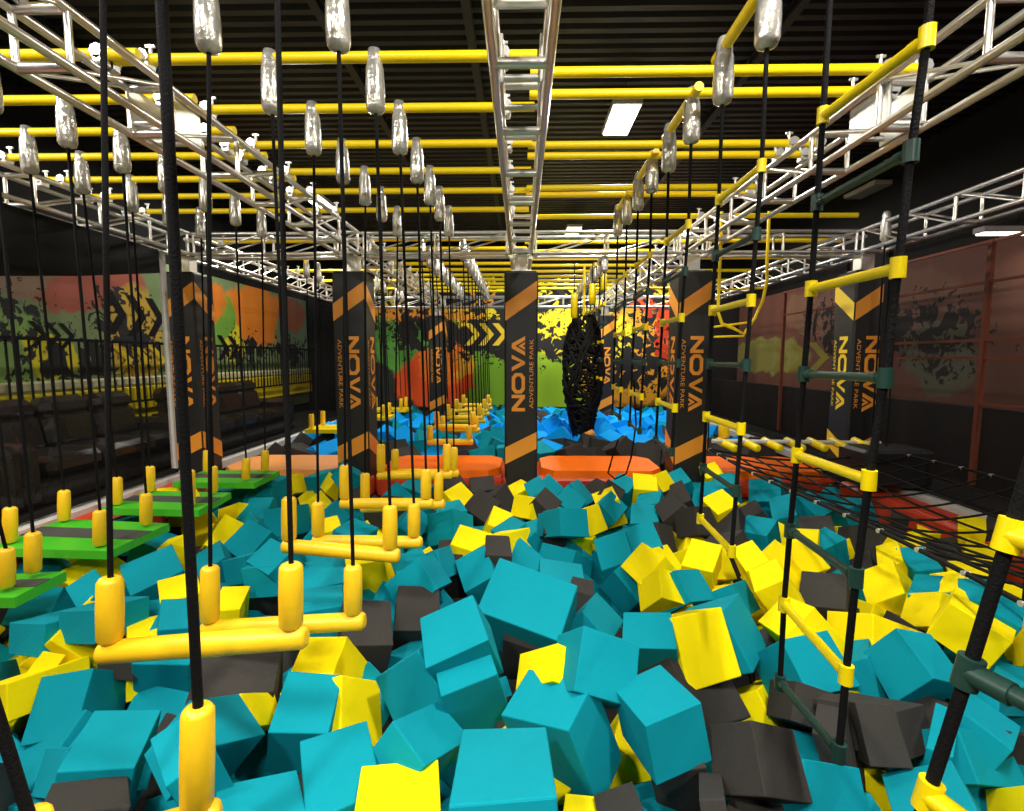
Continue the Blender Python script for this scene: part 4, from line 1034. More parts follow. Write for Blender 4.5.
FILL = [
['t',-2.71,2.756,-0.679,0.521,1.143,0.27,0.4,0.4,0.4],
['t',-2.316,3.09,-0.69,0.881,-0.038,-0.205,0.4,0.4,0.4],
['y',0.634,2.706,-0.636,-0.258,-1.056,-0.28,0.4,0.4,0.4],
['y',1.563,3.169,-0.676,1.036,-0.835,-0.075,0.4,0.4,0.4],
['t',-1.569,2.758,-0.665,-0.329,-0.541,-1.155,0.4,0.4,0.4],
['y',-3.998,4.509,-0.38,0.165,-1.065,-0.433,0.4,0.4,0.4],
['y',1.86,2.366,-0.666,-1.08,-0.945,0.542,0.4,0.4,0.4],
['t',0.431,4.932,-0.414,1.175,1.012,0.275,0.4,0.4,0.4],
['t',0.003,4.92,-0.422,-0.126,1.175,0.95,0.4,0.4,0.4],
['y',-3.496,5.763,-0.432,0.621,-0.764,-0.412,0.4,0.4,0.4],
['t',1.572,2.789,-0.681,-0.48,0.526,0.927,0.4,0.4,0.4],
['k',2.22,5.274,-0.38,-0.778,1.139,0.253,0.4,0.4,0.4],
['t',4.408,6.639,-0.379,1.179,0.853,-0.937,0.4,0.4,0.4],
['t',-4.506,4.529,-0.373,-0.518,-0.967,0.45,0.4,0.4,0.4],
['t',-1.637,2.324,-0.708,0.57,-0.284,0.221,0.4,0.4,0.4],
['t',-0.705,3.604,-0.644,-0.228,-0.016,0.989,0.4,0.4,0.4],
['t',-1.008,3.146,-0.638,0.816,-0.22,0.958,0.4,0.4,0.4],
['k',2.219,7.039,-0.33,-1.034,-0.325,-0.413,0.4,0.4,0.4],
['t',-3.754,3.231,-0.642,0.799,0.853,-0.789,0.4,0.4,0.4],
['k',-1.975,2.779,-0.704,0.73,-0.048,-0.239,0.4,0.4,0.4],
['t',0.546,2.339,-0.662,0.16,0.968,-0.963,0.4,0.4,0.4],
['t',0.565,1.888,-0.429,0.057,0.504,0.725,0.4,0.4,0.4],
['k',3.188,3.939,-0.628,-0.074,0.428,-0.147,0.4,0.4,0.4],
['y',0.038,2.365,-0.368,-0.614,0.827,-0.618,0.4,0.4,0.4],
['y',3.187,4.42,-0.719,1.185,-0.728,0.991,0.4,0.4,0.4],
['t',2.296,2.362,-0.677,-0.91,0.459,-0.555,0.4,0.4,0.4],
['y',1.971,4.514,-0.643,-0.74,-1.119,-0.978,0.4,0.4,0.4],
['t',-0.234,2.661,-0.643,-0.527,0.511,-0.227,0.4,0.4,0.4],
['k',-2.018,2.215,-0.71,0.779,-0.507,0.953,0.4,0.4,0.4],
['k',-1.912,3.669,-0.711,0.95,-1.142,-0.357,0.4,0.4,0.4],
['k',1.516,3.537,-0.679,0.432,-0.995,1.162,0.4,0.4,0.4],
['t',-1.612,7.496,-0.364,0.155,0.311,-0.284,0.4,0.4,0.4],
['k',1.885,3.605,-0.61,0.125,1.026,0.333,0.4,0.4,0.4],
['t',-0.379,2.729,-0.415,-0.874,0.496,-0.575,0.4,0.4,0.4],
['k',-4.386,4.02,-0.422,-0.401,-0.836,1.082,0.4,0.4,0.4],
['t',0.5,5.231,-0.426,-0.401,-0.76,1.155,0.4,0.4,0.4],
['k',3.705,5.224,-0.637,-1.014,0.701,0.247,0.4,0.4,0.4],
['t',-1.742,7.088,-0.371,0.076,0.913,1.166,0.4,0.4,0.4],
['t',-3.193,2.74,-0.725,-0.877,0.587,0.052,0.4,0.4,0.4],
['t',-0.723,4.489,-0.726,-0.601,-0.722,0.194,0.4,0.4,0.4],
['t',0.621,4.819,-0.729,-0.453,-0.775,0.939,0.4,0.4,0.4],
['t',-1.191,4.525,-0.648,0.988,-0.503,1.085,0.4,0.4,0.4],
['t',-3.185,5.827,-0.416,0.805,-0.288,-0.819,0.4,0.4,0.4],
['t',-4.164,3.57,-0.706,-1.046,-0.194,-0.525,0.4,0.4,0.4],
['t',3.375,3.666,-0.673,-0.719,0.487,-0.013,0.4,0.4,0.4],
['y',2.03,5.785,-0.623,-0.54,-1.006,0.502,0.4,0.4,0.4],
['t',-2.439,2.256,-0.673,1.03,-0.333,-0.089,0.4,0.4,0.4],
['t',-1.048,4.097,-0.613,-1.152,-0.025,0.218,0.4,0.4,0.4],
['t',1.558,2.231,-0.637,0.862,0.462,-1.058,0.4,0.4,0.4],
['t',-0.246,3.081,-0.648,-0.305,-0.762,-1.147,0.4,0.4,0.4],
['y',-3.767,3.536,-0.714,-0.955,0.912,0.646,0.4,0.4,0.4],
['t',-1.521,4.44,-0.688,1.15,-0.646,0.284,0.4,0.4,0.4],
['t',1.22,6.58,-0.729,0.33,-0.096,-0.807,0.4,0.4,0.4],
['k',0.741,3.206,-0.616,0.06,-1.176,0.552,0.4,0.4,0.4],
['t',2.605,7.053,-0.434,-0.636,0.281,-0.208,0.4,0.4,0.4],
['k',1.907,3.087,-0.64,1.017,0.696,-0.858,0.4,0.4,0.4],
['t',1.098,4.897,-0.726,0.577,0.928,0.348,0.4,0.4,0.4]]
REST = [
['k',0.857,10.356,-0.187,0.364,-1.276,0.798,0.46,0.46,0.46],
['k',0.021,2.678,-0.394,-0.372,-0.682,-1.102,0.4,0.4,0.4],
['t',-2.35,3.932,-0.624,1.057,0.377,-1.028,0.4,0.4,0.4],
['t',-2.126,10.909,-0.17,-0.804,-0.748,-0.821,0.46,0.46,0.46],
['t',-0.539,11.412,-0.153,0.783,-1.161,-0.553,0.46,0.46,0.46],
['y',3.806,5.751,-0.638,0.481,0.58,-0.873,0.4,0.4,0.4],
['t',-0.205,9.385,-0.126,1.254,-1.293,-1.118,0.46,0.46,0.46],
['k',-1.003,9.852,-0.223,-0.496,1.042,-0.533,0.46,0.46,0.46],
['b',2.935,12.444,-0.033,-0.257,0.599,-0.59,0.46,0.46,0.46],
['y',3.283,6.188,-0.63,-0.871,-0.879,0.225,0.4,0.4,0.4],
['k',0.138,3.168,-0.624,0.189,-0.428,-0.064,0.4,0.4,0.4],
['t',3.195,4.893,-0.631,0.951,-0.62,0.353,0.4,0.4,0.4],
['t',-4.449,7.362,-0.399,-1.112,1.108,0.908,0.4,0.4,0.4],
['b',1.873,11.897,0.009,0.127,-0.986,0.791,0.46,0.46,0.46],
['k',-0.63,3.14,-0.633,-0.451,-1.04,0.368,0.4,0.4,0.4],
['k',2.847,9.404,-0.13,-1.164,-0.629,-0.546,0.46,0.46,0.46],
['b',-3.491,14.023,-0.118,-1.098,0.382,0.789,0.46,0.46,0.46],
['k',-1.141,9.359,-0.267,-0.291,-0.413,-0.92,0.46,0.46,0.46],
['t',-2.372,6.929,-0.643,0.64,-1.038,-0.641,0.4,0.4,0.4],
['t',-1.072,10.948,-0.173,0.6,1.283,-0.32,0.46,0.46,0.46],
['b',0.932,11.439,-0.037,-0.354,-0.784,-0.015,0.46,0.46,0.46],
['b',2.413,11.485,-0.125,-0.807,0.523,1.037,0.46,0.46,0.46],
['t',-3.149,12.47,-0.173,-1.074,0.273,0.805,0.46,0.46,0.46],
['b',4.39,11.508,-0.114,0.693,-0.701,-0.985,0.46,0.46,0.46],
['t',3.341,6.995,-0.629,-0.64,-0.194,0.469,0.4,0.4,0.4],
['k',-4.424,9.834,-0.225,0.697,-1.273,0.482,0.46,0.46,0.46],
['b',-3.957,9.83,-0.232,1.185,-0.205,0.476,0.46,0.46,0.46],
['k',4.605,9.805,-0.122,-0.844,0.058,0.312,0.46,0.46,0.46],
['b',0.427,11.387,-0.09,-0.327,0.95,-0.195,0.46,0.46,0.46],
['k',-1.154,2.243,-0.681,0.163,-0.403,0.34,0.4,0.4,0.4],
['t',-2.456,2.701,-0.69,0.359,-1.06,-0.376,0.4,0.4,0.4],
['t',-2.88,4.499,-0.65,0.508,0.743,0.723,0.4,0.4,0.4],
['t',2.692,7.506,-0.405,0.322,0.159,-0.79,0.4,0.4,0.4],
['b',2.842,10.962,-0.184,-1.143,0.666,0.265,0.46,0.46,0.46],
['b',-2.603,12.4,-0.127,1.283,-0.857,-1.271,0.46,0.46,0.46],
['b',-3.049,12.985,-0.117,0.755,1.228,-0.443,0.46,0.46,0.46],
['k',0.534,14.61,-0.067,0.31,0.174,0.086,0.46,0.46,0.46],
['t',1.16,2.769,-0.688,0.978,0.73,-0.052,0.4,0.4,0.4],
['k',0.688,3.951,-0.722,-1.117,-0.605,-0.978,0.4,0.4,0.4],
['k',3.272,5.376,-0.666,-0.353,-0.064,-0.716,0.4,0.4,0.4],
['k',-3.705,5.63,-0.718,0.114,-0.977,0.922,0.4,0.4,0.4],
['t',-1.079,6.181,-0.719,-0.432,0.395,0.973,0.4,0.4,0.4],
['t',1.492,7.066,-0.616,-0.827,-0.275,-0.292,0.4,0.4,0.4],
['b',1.353,10.966,-0.044,0.64,-0.653,-0.962,0.46,0.46,0.46],
['t',-0.624,15.546,-0.119,0.739,1.014,-0.699,0.46,0.46,0.46],
['t',-0.314,2.201,-0.68,0.541,0.96,0.557,0.4,0.4,0.4],
['y',-1.084,5.257,-0.613,-0.182,-0.693,-0.141,0.4,0.4,0.4],
['b',0.373,10.892,-0.141,0.334,0.256,0.502,0.46,0.46,0.46],
['b',-3.111,11.462,-0.143,0.101,-1.079,-0.669,0.46,0.46,0.46],
['b',1.868,12.49,0.097,-0.873,0.786,-0.304,0.46,0.46,0.46],
['b',-2.688,13.455,-0.164,-1.277,0.275,0.193,0.46,0.46,0.46],
['t',-2.808,6.239,-0.628,-0.248,-1.173,-0.418,0.4,0.4,0.4],
['k',2.543,9.826,-0.179,1.078,0.401,-1.203,0.46,0.46,0.46],
['b',-4.597,10.856,-0.144,1.12,0.094,0.992,0.46,0.46,0.46],
['b',-3.048,10.951,-0.116,1.259,0.624,0.629,0.46,0.46,0.46],
['t',-2.23,11.926,-0.121,0.078,0.394,0.339,0.46,0.46,0.46],
['b',3.274,13.433,-0.144,-1.095,1.017,-0.025,0.46,0.46,0.46],
['b',0.853,15.124,-0.061,0.313,0.425,0.665,0.46,0.46,0.46],
['k',2.013,2.688,-0.708,0.954,-1.126,0.497,0.4,0.4,0.4],
['y',-4.294,3.496,-0.406,0.356,-0.658,-0.054,0.4,0.4,0.4],
['t',-2.877,3.526,-0.613,0.099,-0.936,-1.062,0.4,0.4,0.4],
['t',-1.542,3.542,-0.701,-0.353,-0.61,0.218,0.4,0.4,0.4],
['y',-4.28,4.067,-0.638,-0.676,-0.722,0.084,0.4,0.4,0.4],
['t',-2.497,5.76,-0.621,0.528,0.663,-0.151,0.4,0.4,0.4],
['k',4.027,7.412,-0.37,0.486,-1.074,0.819,0.4,0.4,0.4],
['k',1.121,9.912,-0.221,-0.135,0.316,-1.249,0.46,0.46,0.46],
['t',-0.583,13.001,-0.165,1.111,-0.569,-1.058,0.46,0.46,0.46],
['b',0.82,13.065,-0.035,0.135,0.232,-0.481,0.46,0.46,0.46],
['b',-2.453,14.087,-0.143,-0.344,0.903,-0.903,0.46,0.46,0.46],
['b',-3.398,14.594,-0.113,0.435,-0.023,-0.988,0.46,0.46,0.46],
['t',1.108,14.55,-0.049,-0.665,0.557,-1.213,0.46,0.46,0.46],
['b',3.884,15.108,-0.148,0.369,0.939,0.529,0.46,0.46,0.46],
['t',-3.428,16.037,-0.137,-0.861,-0.577,-0.424,0.46,0.46,0.46],
['y',2.415,3.157,-0.7,0.877,-0.73,-0.529,0.4,0.4,0.4],
['t',-0.655,6.204,-0.668,0.203,0.78,-0.885,0.4,0.4,0.4],
['y',1.959,6.167,-0.628,-1.065,-0.14,0.739,0.4,0.4,0.4],
['t',-1.558,7.504,-0.715,0.873,-0.276,0.731,0.4,0.4,0.4],
['b',-1.041,10.442,-0.255,0.076,-1.172,-0.812,0.46,0.46,0.46],
['b',1.898,10.933,-0.135,0.036,-0.952,0.705,0.46,0.46,0.46],
['b',-1.088,12.432,-0.118,0.575,0.429,-0.267,0.46,0.46,0.46],
['b',1.312,13.462,-0.039,-0.493,0.295,-0.717,0.46,0.46,0.46],
['b',4.066,14.098,-0.198,0.04,0.964,0.795,0.46,0.46,0.46],
['b',3.533,14.486,-0.165,0.055,-0.525,0.414,0.46,0.46,0.46],
['t',-0.283,3.679,-0.68,0.144,-0.869,1.156,0.4,0.4,0.4],
['t',3.705,3.513,-0.691,-0.361,0.219,0.048,0.4,0.4,0.4],
['t',-1.154,5.724,-0.725,0.705,-0.572,0.745,0.4,0.4,0.4],
['y',0.674,6.077,-0.615,-1.157,0.834,-0.816,0.4,0.4,0.4],
['t',-4.215,6.655,-0.652,0.264,0.881,0.128,0.4,0.4,0.4],
['k',-2.612,9.284,-0.276,0.802,-1.249,-0.881,0.46,0.46,0.46],
['b',-0.55,12.4,-0.166,-0.358,-0.327,-0.413,0.46,0.46,0.46],
['t',-0.58,14.076,-0.259,0.377,1.033,0.766,0.46,0.46,0.46],
['b',2.988,14.109,-0.15,0.88,-0.519,1.172,0.46,0.46,0.46],
['b',-2.93,14.471,-0.176,0.957,-0.964,0.413,0.46,0.46,0.46],
['b',3.394,15.147,-0.16,1.212,0.838,-0.721,0.46,0.46,0.46],
['b',-0.914,16.073,-0.207,-0.593,0.563,0.672,0.46,0.46,0.46],
['t',4.492,16.647,-0.181,0.866,-0.276,-0.011,0.46,0.46,0.46],
['t',0.644,4.431,-0.698,-0.162,-0.944,-0.06,0.4,0.4,0.4],
['y',-1.993,6.618,-0.684,0.874,0.529,-0.66,0.4,0.4,0.4],
['k',3.333,9.409,-0.231,0.378,-0.92,-0.907,0.46,0.46,0.46],
['k',2.03,9.903,-0.154,0.825,0.582,-0.114,0.46,0.46,0.46],
['k',0.463,10.407,-0.234,0.313,-0.075,0.78,0.46,0.46,0.46],
['k',2.324,13.501,-0.019,0.765,0.867,0.482,0.46,0.46,0.46],
['k',2.461,13.957,-0.019,-0.09,-1.046,0.819,0.46,0.46,0.46],
['t',3.001,2.816,-0.704,-1.192,0.113,0.838,0.4,0.4,0.4],
['t',-2.072,3.993,-0.713,-0.857,0.965,1.138,0.4,0.4,0.4],
['t',1.131,6.184,-0.718,0.035,-0.615,-0.898,0.4,0.4,0.4],
['y',4.268,6.689,-0.729,-0.4,1.191,-0.108,0.4,0.4,0.4],
['y',3.388,7.462,-0.682,1.061,-1.17,-0.05,0.4,0.4,0.4],
['k',-1.499,9.912,-0.196,-0.844,0.55,-0.642,0.46,0.46,0.46],
['k',3.588,9.921,-0.144,-0.618,-0.049,-0.003,0.46,0.46,0.46],
['b',2.839,10.366,-0.213,0.085,0.333,-0.847,0.46,0.46,0.46],
['b',2.409,10.884,-0.152,0.388,-0.343,-0.798,0.46,0.46,0.46],
['k',4.382,10.866,-0.197,0.752,-1.248,0.372,0.46,0.46,0.46],
['k',3.468,11.468,-0.127,-1.096,-1.148,0.57,0.46,0.46,0.46],
['b',3.455,13.028,-0.242,-0.416,0.086,-0.424,0.46,0.46,0.46],
['b',-0.939,14.616,-0.103,-0.122,0.531,-0.255,0.46,0.46,0.46],
['t',4.094,16.612,-0.205,0.868,0.655,-0.327,0.46,0.46,0.46],
['t',-3.769,4.534,-0.653,-0.528,-0.137,-0.997,0.4,0.4,0.4],
['t',-2.303,6.584,-0.707,-0.746,0.924,-1.197,0.4,0.4,0.4],
['t',1.542,6.681,-0.73,0.237,-0.549,0.114,0.4,0.4,0.4],
['t',-0.124,7.101,-0.694,0.614,-0.66,-0.401,0.4,0.4,0.4],
['k',-2.604,11.419,-0.178,0.75,1.114,0.516,0.46,0.46,0.46],
['b',2.793,12.027,-0.185,0.945,0.749,-0.03,0.46,0.46,0.46],
['b',-1.082,13.498,-0.109,-0.61,1.135,-0.561,0.46,0.46,0.46],
['b',4.047,14.481,-0.194,0.21,-0.165,-0.025,0.46,0.46,0.46],
['t',-0.982,16.572,-0.134,1.213,-1.207,0.087,0.46,0.46,0.46],
['b',3.461,16.569,-0.132,-1.18,0.207,-1.241,0.46,0.46,0.46],
['t',-0.668,2.287,-0.62,1.187,0.812,0.852,0.4,0.4,0.4],
['t',0.157,2.211,-0.625,0.984,0.108,0.376,0.4,0.4,0.4],
['b',-0.156,10.38,-0.148,0.865,1.272,0.411,0.46,0.46,0.46],
['b',4.407,10.421,-0.242,-0.346,1.074,-0.849,0.46,0.46,0.46],
['k',-0.752,11.922,-0.232,0.565,0.279,-0.784,0.46,0.46,0.46],
['t',3.839,13.499,-0.267,0.235,-0.942,0.391,0.46,0.46,0.46],
['t',-2.992,14.096,-0.211,0.26,-1.205,-0.713,0.46,0.46,0.46],
['k',-1.011,13.991,-0.134,0.168,-0.884,-1.206,0.46,0.46,0.46],
['b',3.554,16.163,-0.194,-0.273,0.347,0.604,0.46,0.46,0.46],
['t',0.954,2.369,-0.727,0.757,-0.247,-0.344,0.4,0.4,0.4],
['y',2.049,3.949,-0.713,-0.874,0.428,0.918,0.4,0.4,0.4],
['y',1.999,5.224,-0.626,-0.97,-0.793,0.783,0.4,0.4,0.4],
['t',-1.598,5.667,-0.714,-0.381,-0.134,0.638,0.4,0.4,0.4],
['t',-1.467,6.602,-0.632,0.126,-0.634,-0.904,0.4,0.4,0.4],
['t',3.051,7.535,-0.426,-0.673,0.228,0.204,0.4,0.4,0.4],
['t',3.957,10.454,-0.238,0.086,1.062,1.222,0.46,0.46,0.46],
['k',-1.501,11.473,-0.19,0.207,-0.826,1.108,0.46,0.46,0.46],
['b',-1.102,11.425,-0.138,-0.619,0.845,-0.548,0.46,0.46,0.46],
['b',-4.616,11.95,-0.132,0.524,0.036,1.22,0.46,0.46,0.46],
['b',-1.162,11.951,-0.137,-1.19,-1.224,-0.455,0.46,0.46,0.46],
['b',-4.617,12.513,-0.162,0.483,-0.48,0.301,0.46,0.46,0.46],
['k',-3.548,12.405,-0.185,0.581,-0.61,0.651,0.46,0.46,0.46],
['k',0.344,12.513,-0.054,-0.851,0.247,0.575,0.46,0.46,0.46],
['k',0.813,12.398,-0.014,0.451,0.848,0.178,0.46,0.46,0.46],
['b',-0.689,13.562,-0.227,-0.816,-0.445,-0.099,0.46,0.46,0.46],
['k',-2.09,14.093,-0.106,0.504,-0.93,-0.488,0.46,0.46,0.46],
['b',0.969,14.012,-0.124,-0.161,-0.887,0.335,0.46,0.46,0.46],
['b',3.017,14.542,-0.15,-0.59,-0.856,1.177,0.46,0.46,0.46],
['t',-0.597,15.146,-0.264,1.224,0.146,-0.559,0.46,0.46,0.46],
['b',4.281,15.537,-0.195,-1.172,1.106,0.799,0.46,0.46,0.46],
['k',-2.864,16.084,-0.214,0.752,-0.321,0.491,0.46,0.46,0.46],
['k',2.79,4.471,-0.658,-0.658,0.649,0.094,0.4,0.4,0.4],
['t',-0.535,5.359,-0.657,-0.504,-0.106,0.014,0.4,0.4,0.4],
['y',-1.88,6.132,-0.671,-0.221,0.945,1.085,0.4,0.4,0.4],
['t',2.229,6.139,-0.409,0.702,-1.191,0.13,0.4,0.4,0.4],
['t',-3.197,7.451,-0.622,0.46,-1.01,0.383,0.4,0.4,0.4],
['k',-2.998,9.809,-0.138,-0.569,-0.51,1.149,0.46,0.46,0.46],
['k',4.123,9.944,-0.168,1.272,-1.283,-0.487,0.46,0.46,0.46],
['b',-3.586,10.348,-0.118,0.489,0.562,-0.891,0.46,0.46,0.46],
['t',-3.097,10.409,-0.196,-0.57,-0.847,-0.3,0.46,0.46,0.46],
['b',-0.223,11.91,-0.089,-0.737,-0.27,0.758,0.46,0.46,0.46],
['b',1.326,12.027,-0.051,0.989,1.07,-1.08,0.46,0.46,0.46],
['k',-2.065,12.492,-0.189,0.365,0.516,1.291,0.46,0.46,0.46],
['b',1.371,12.521,-0.036,-0.094,-1.191,-0.869,0.46,0.46,0.46],
['b',2.34,12.472,-0.014,-0.833,-1.005,-0.424,0.46,0.46,0.46],
['b',-3.655,12.981,-0.144,1.2,-1.065,-0.587,0.46,0.46,0.46],
['b',-2.688,13.046,-0.185,-0.84,0.65,-1.099,0.46,0.46,0.46],
['t',-2.116,13.065,-0.167,0.035,-0.024,1.049,0.46,0.46,0.46],
['b',1.445,13.003,0.051,-0.599,0.334,-1.169,0.46,0.46,0.46],
['b',2.925,13.037,-0.085,-0.398,-0.067,0.738,0.46,0.46,0.46],
['b',3.523,14.05,-0.266,0.93,-0.115,1.07,0.46,0.46,0.46],
['t',-3.043,15.084,-0.213,-0.829,-0.816,-0.314,0.46,0.46,0.46],
['b',-0.419,16.188,-0.13,-0.773,-0.819,-1.133,0.46,0.46,0.46],
['b',1.058,16.05,-0.153,-0.853,0.261,-0.015,0.46,0.46,0.46],
['b',3.028,16.132,-0.169,-0.6,-0.7,-0.445,0.46,0.46,0.46],
['b',4.114,16.153,-0.207,0.924,0.355,1.299,0.46,0.46,0.46],
['k',-0.516,16.568,-0.116,-0.225,0.382,-1,0.46,0.46,0.46],
['t',-1.533,3.052,-0.663,-0.696,1.102,-1.174,0.4,0.4,0.4],
['k',-3.206,3.643,-0.659,0.895,0.403,-0.826,0.4,0.4,0.4],
['t',2.35,3.497,-0.612,0.445,-0.864,0.617,0.4,0.4,0.4],
['t',-2.95,5.781,-0.631,0.763,1.049,-0.699,0.4,0.4,0.4],
['t',0.607,5.719,-0.659,0.062,-1.142,-0.957,0.4,0.4,0.4],
['b',-1.99,11.479,-0.208,0.486,1,-0.214,0.46,0.46,0.46],
['b',1.426,11.473,0.001,-1.251,0.007,-0.877,0.46,0.46,0.46],
['b',0.344,11.909,-0.078,-0.465,-0.509,-0.173,0.46,0.46,0.46],
['b',0.367,12.92,-0.059,1.255,0.632,-0.592,0.46,0.46,0.46],
['b',2.325,13.009,-0.048,-0.715,-1.235,-1.085,0.46,0.46,0.46],
['k',0.418,13.56,-0.125,0.576,-0.025,0.285,0.46,0.46,0.46],
['b',-0.486,14.49,-0.262,1.255,-1.214,0.563,0.46,0.46,0.46],
['b',4.479,15.003,-0.107,-0.951,1.184,1.21,0.46,0.46,0.46],
['b',2.925,15.669,-0.182,-0.602,1.079,0.069,0.46,0.46,0.46],
['k',-3.987,16.189,-0.181,0.591,0.622,0.057,0.46,0.46,0.46],
['b',0.545,16.56,-0.227,0.594,-0.089,-0.887,0.46,0.46,0.46],
['b',1.456,16.665,-0.238,-0.097,0.665,0.201,0.46,0.46,0.46]]
for i, b in enumerate(BLOCKS): foam(b[0], b[1:4], b[4:7], b[7:10], i)
FARLIST = [
['k',2.376,9.42,-0.168,-0.661,0.161,-0.158,0.46,0.46,0.46],
['k',1.835,9.428,-0.078,1.2,0.235,0.996,0.46,0.46,0.46],
['k',0.903,9.323,-0.146,0.681,1.117,-0.661,0.46,0.46,0.46],
['b',-3.583,9.381,-0.145,-0.164,1.288,0.704,0.46,0.46,0.46],
['k',4.328,9.295,-0.118,-0.341,0.709,-0.04,0.46,0.46,0.46],
['b',-2.617,10.973,-0.113,0.036,-0.981,-0.676,0.46,0.46,0.46],
['b',0.86,10.87,-0.051,0.733,0.762,1.113,0.46,0.46,0.46],
['t',-0.672,9.342,-0.205,-0.297,1.287,-0.295,0.46,0.46,0.46],
['t',0.305,9.367,-0.135,0.147,0.319,-0.83,0.46,0.46,0.46],
['t',-0.628,10.402,-0.117,0.842,0.22,-0.084,0.46,0.46,0.46],
['k',-4.686,9.405,-0.205,1.273,-0.066,1.204,0.46,0.46,0.46],
['k',1.566,9.872,-0.098,0.977,-1.117,-1.235,0.46,0.46,0.46],
['k',-4.193,9.271,-0.189,-0.335,0.222,-1.12,0.46,0.46,0.46],
['b',1.877,10.436,-0.09,-0.261,-1.216,-0.695,0.46,0.46,0.46],
['b',0.741,12.024,0.035,1.088,-0.102,0.501,0.46,0.46,0.46],
['k',-2.153,9.3,-0.218,-1.203,0.951,-0.689,0.46,0.46,0.46],
['k',1.4,9.394,-0.239,-0.325,0.477,0.457,0.46,0.46,0.46],
['k',-4.65,10.463,-0.197,0.53,-0.765,-0.428,0.46,0.46,0.46],
['k',-2.474,9.817,-0.191,-0.822,-0.318,0.546,0.46,0.46,0.46],
['t',-1.913,9.871,-0.144,0.638,-1.153,1.116,0.46,0.46,0.46],
['b',2.311,11.985,0.046,-1.295,1.008,0.966,0.46,0.46,0.46],
['b',2.398,10.421,-0.125,0.592,0.064,-1.096,0.46,0.46,0.46],
['b',-1.623,9.398,-0.244,0.411,1.168,1.033,0.46,0.46,0.46],
['b',0.523,9.8,-0.194,0.411,-0.207,0.957,0.46,0.46,0.46],
['b',1.995,11.404,-0.079,0.434,-0.701,0.392,0.46,0.46,0.46],
['k',-4.126,10.462,-0.157,-0.463,-0.639,0.898,0.46,0.46,0.46],
['k',1.415,10.418,-0.18,-0.807,-0.598,-1.147,0.46,0.46,0.46],
['k',3.81,9.423,-0.193,0.067,0.594,-1.226,0.46,0.46,0.46],
['b',2.933,11.403,-0.102,1.018,0.9,-0.921,0.46,0.46,0.46],
['t',-0.431,9.882,-0.132,0.118,-1.144,0.246,0.46,0.46,0.46],
['t',-1.644,10.466,-0.11,-0.805,-0.337,-1.292,0.46,0.46,0.46]]
def gen_fill():
    r = random.Random(11); out = []
    y = 1.0
    while y < 7.5:
        x = -4.5 + r.uniform(0, .2)
        while x < 4.6:
            for lay in (0, 1):
                zz = -.33 - .34 * lay + r.uniform(-.06, .06)
                if lay == 0: zz -= .05
                out.append([r.choice('tttyyyyk' if x > 1.5 else 'ttttyktt'), round(x + r.uniform(-.1, .1) + .2 * lay, 3), round(y + r.uniform(-.1, .1), 3), round(zz, 3)] + [round(r.uniform(-1.2, 1.2), 3) for _ in range(3)] + [.40, .40, .40])
            x += .44
        y += .43
    keep = []
    for f in out:
        c = Vector(f[1:4])
        if any((Vector(b[1:4]) - c).length < .30 for b in BLOCKS): continue
        # do not rise above a fitted block standing nearby
        near = [b for b in BLOCKS if (Vector(b[1:3]) - c.xy).length < .45]
        if near and c.z > min(b[3] for b in near) - .16: continue
        keep.append(f)
    return keep
def gen_far():
    r = random.Random(21); out = []; y = 9.35
    while y < 16.9:
        x = -4.7 + r.uniform(0, .3)
        while x < 4.8:
            far = y > 10.3 + .5 * math.sin(x * 2.1)
            if far: c = r.choice('bbbbbbbbbtk' if x > -.3 else 'bbbbbtttkk')
            else: c = r.choice('tkkktkb')
            z = -.20 + r.uniform(-.08, .10) + (.22 * math.exp(-((x - 1.6) ** 2 / 1.5 + (y - 12.5) ** 2 / 5)))
            out.append([c, x + r.uniform(-.08, .08), y + r.uniform(-.08, .08), z] + [r.uniform(-1.3, 1.3) for _ in range(3)] + [.46, .46, .46])
            x += .50
        y += .52
    return out
FILLALL = gen_fill() if FILL is None else FILL
FARALL = gen_far() if FARLIST is None else FARLIST
for i, b in enumerate(FILLALL): foam(b[0], b[1:4], b[4:7], b[7:10], i)
nnear = len(FOAM)
for i, b in enumerate(FARALL): foam(b[0], b[1:4], b[4:7], b[7:10], i)
STUFF = set()
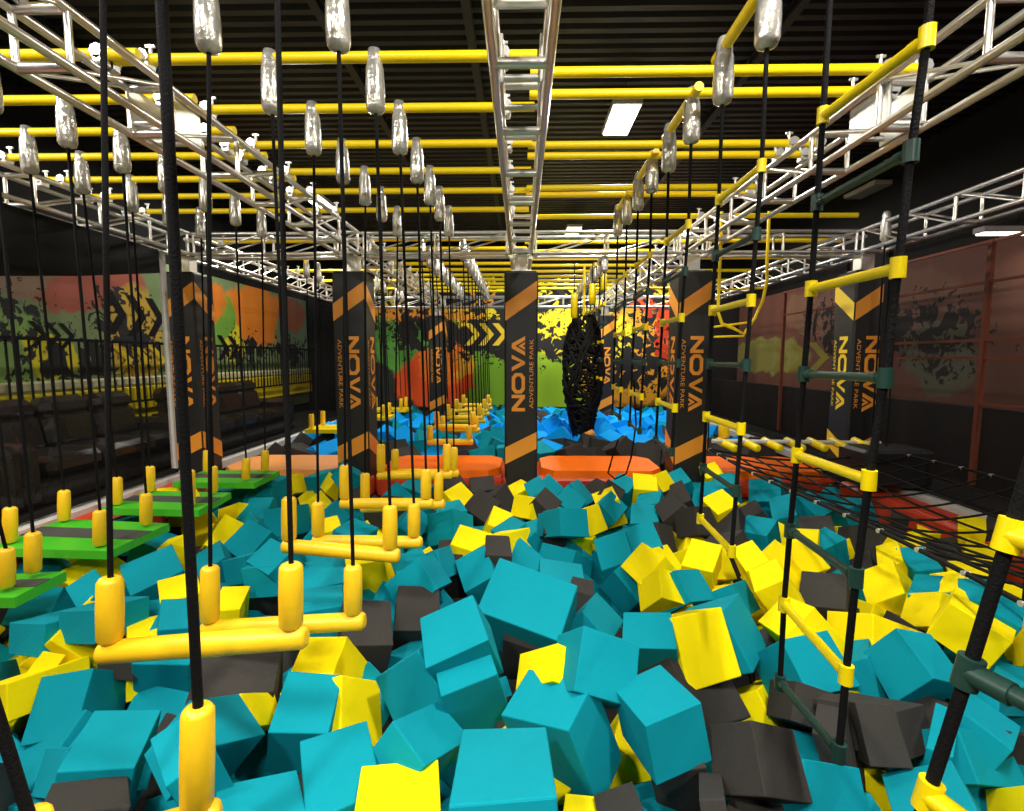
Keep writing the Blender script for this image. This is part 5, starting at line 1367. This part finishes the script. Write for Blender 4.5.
if REST:
    mb = MB(); cube = [Vector((x, y, z)) * .5 for z in (-1, 1) for y in (-1, 1) for x in (-1, 1)]
    for b in REST:
        a = Vector(b[4:7]).length; m = Matrix.Rotation(a, 3, Vector(b[4:7]))
        mb.box(b[1:4], b[7:10], m, mi='tykb'.index(b[0]), ch=.012)
    pile = mb.obj('foam_pile', ['teal', 'yellow', 'black', 'blue'])
    tag(pile, 'small half buried foam blocks filling gaps in both pits', 'foam pile', kind='stuff')
# labels: colour, nearest landmark, side of it, and rank
LM = [('front left trapeze bar', (205, 640)), ('upright tube in the bottom left corner', (198, 757)), ('third trapeze bar', (340, 545)), ('fifth trapeze bar', (385, 498)),
      ('centre pillar foot', (521, 474)), ('second pillar foot', (353, 470)), ('fourth pillar foot', (694, 472)), ('lowest yellow rung of the big ladder', (815, 640)),
      ('green clamp on the nearest ladder', (966, 672)), ('big yellow clamp at the right edge', (1008, 537)), ('second green platform', (90, 545)), ('third green platform', (170, 500)),
      ('bottom yellow clamp of the nearest ladder', (928, 798)), ('low rung of the second ladder', (716, 532)), ('thick rope at the left edge', (12, 690)),
      ('bottom photo edge below the centre pillar', (521, 808)), ('bottom photo edge below the fourth pillar', (694, 808)), ('bottom end of the big ladder', (825, 720)),
      ('far end of the green platforms', (255, 480)), ('black net tube', (583, 432)), ('far trapeze line', (458, 428)), ('mural foot in the centre', (500, 412))]
seen = {}
rows = []
for o, col in FOAM:
    p = pix(o.location); best = min(LM, key=lambda l: (l[1][0] - p[0]) ** 2 + (l[1][1] - p[1]) ** 2)
    dx, dy = p[0] - best[1][0], p[1] - best[1][1]
    if abs(dx) > abs(dy) * .9: side = 'left of' if dx < 0 else 'right of'
    else: side = 'behind' if dy < 0 else 'in front of'
    if 'bottom photo edge' in best[0] and side == 'in front of': side = 'behind'
    rows.append((col, side, best[0], math.hypot(dx, dy), o))
rows.sort(key=lambda r: r[3])
for col, side, lm, d, o in rows:
    k = (col, side, lm); n = seen.get(k, 0); seen[k] = n + 1
    if o.name in STUFF: continue
    o['label'] = ('closest' if n == 0 else ORD[n] + ' closest' if n < len(ORD) else 'more distant') + ' ' + CW[col] + ' foam block ' + side + ' the ' + lm
    o['category'] = 'foam block'
    o['group'] = ('loose foam blocks in the near pit' if o.location.y < 8.5 else 'loose foam blocks in the far pit') + (', ' + lm if n >= len(ORD) else '')
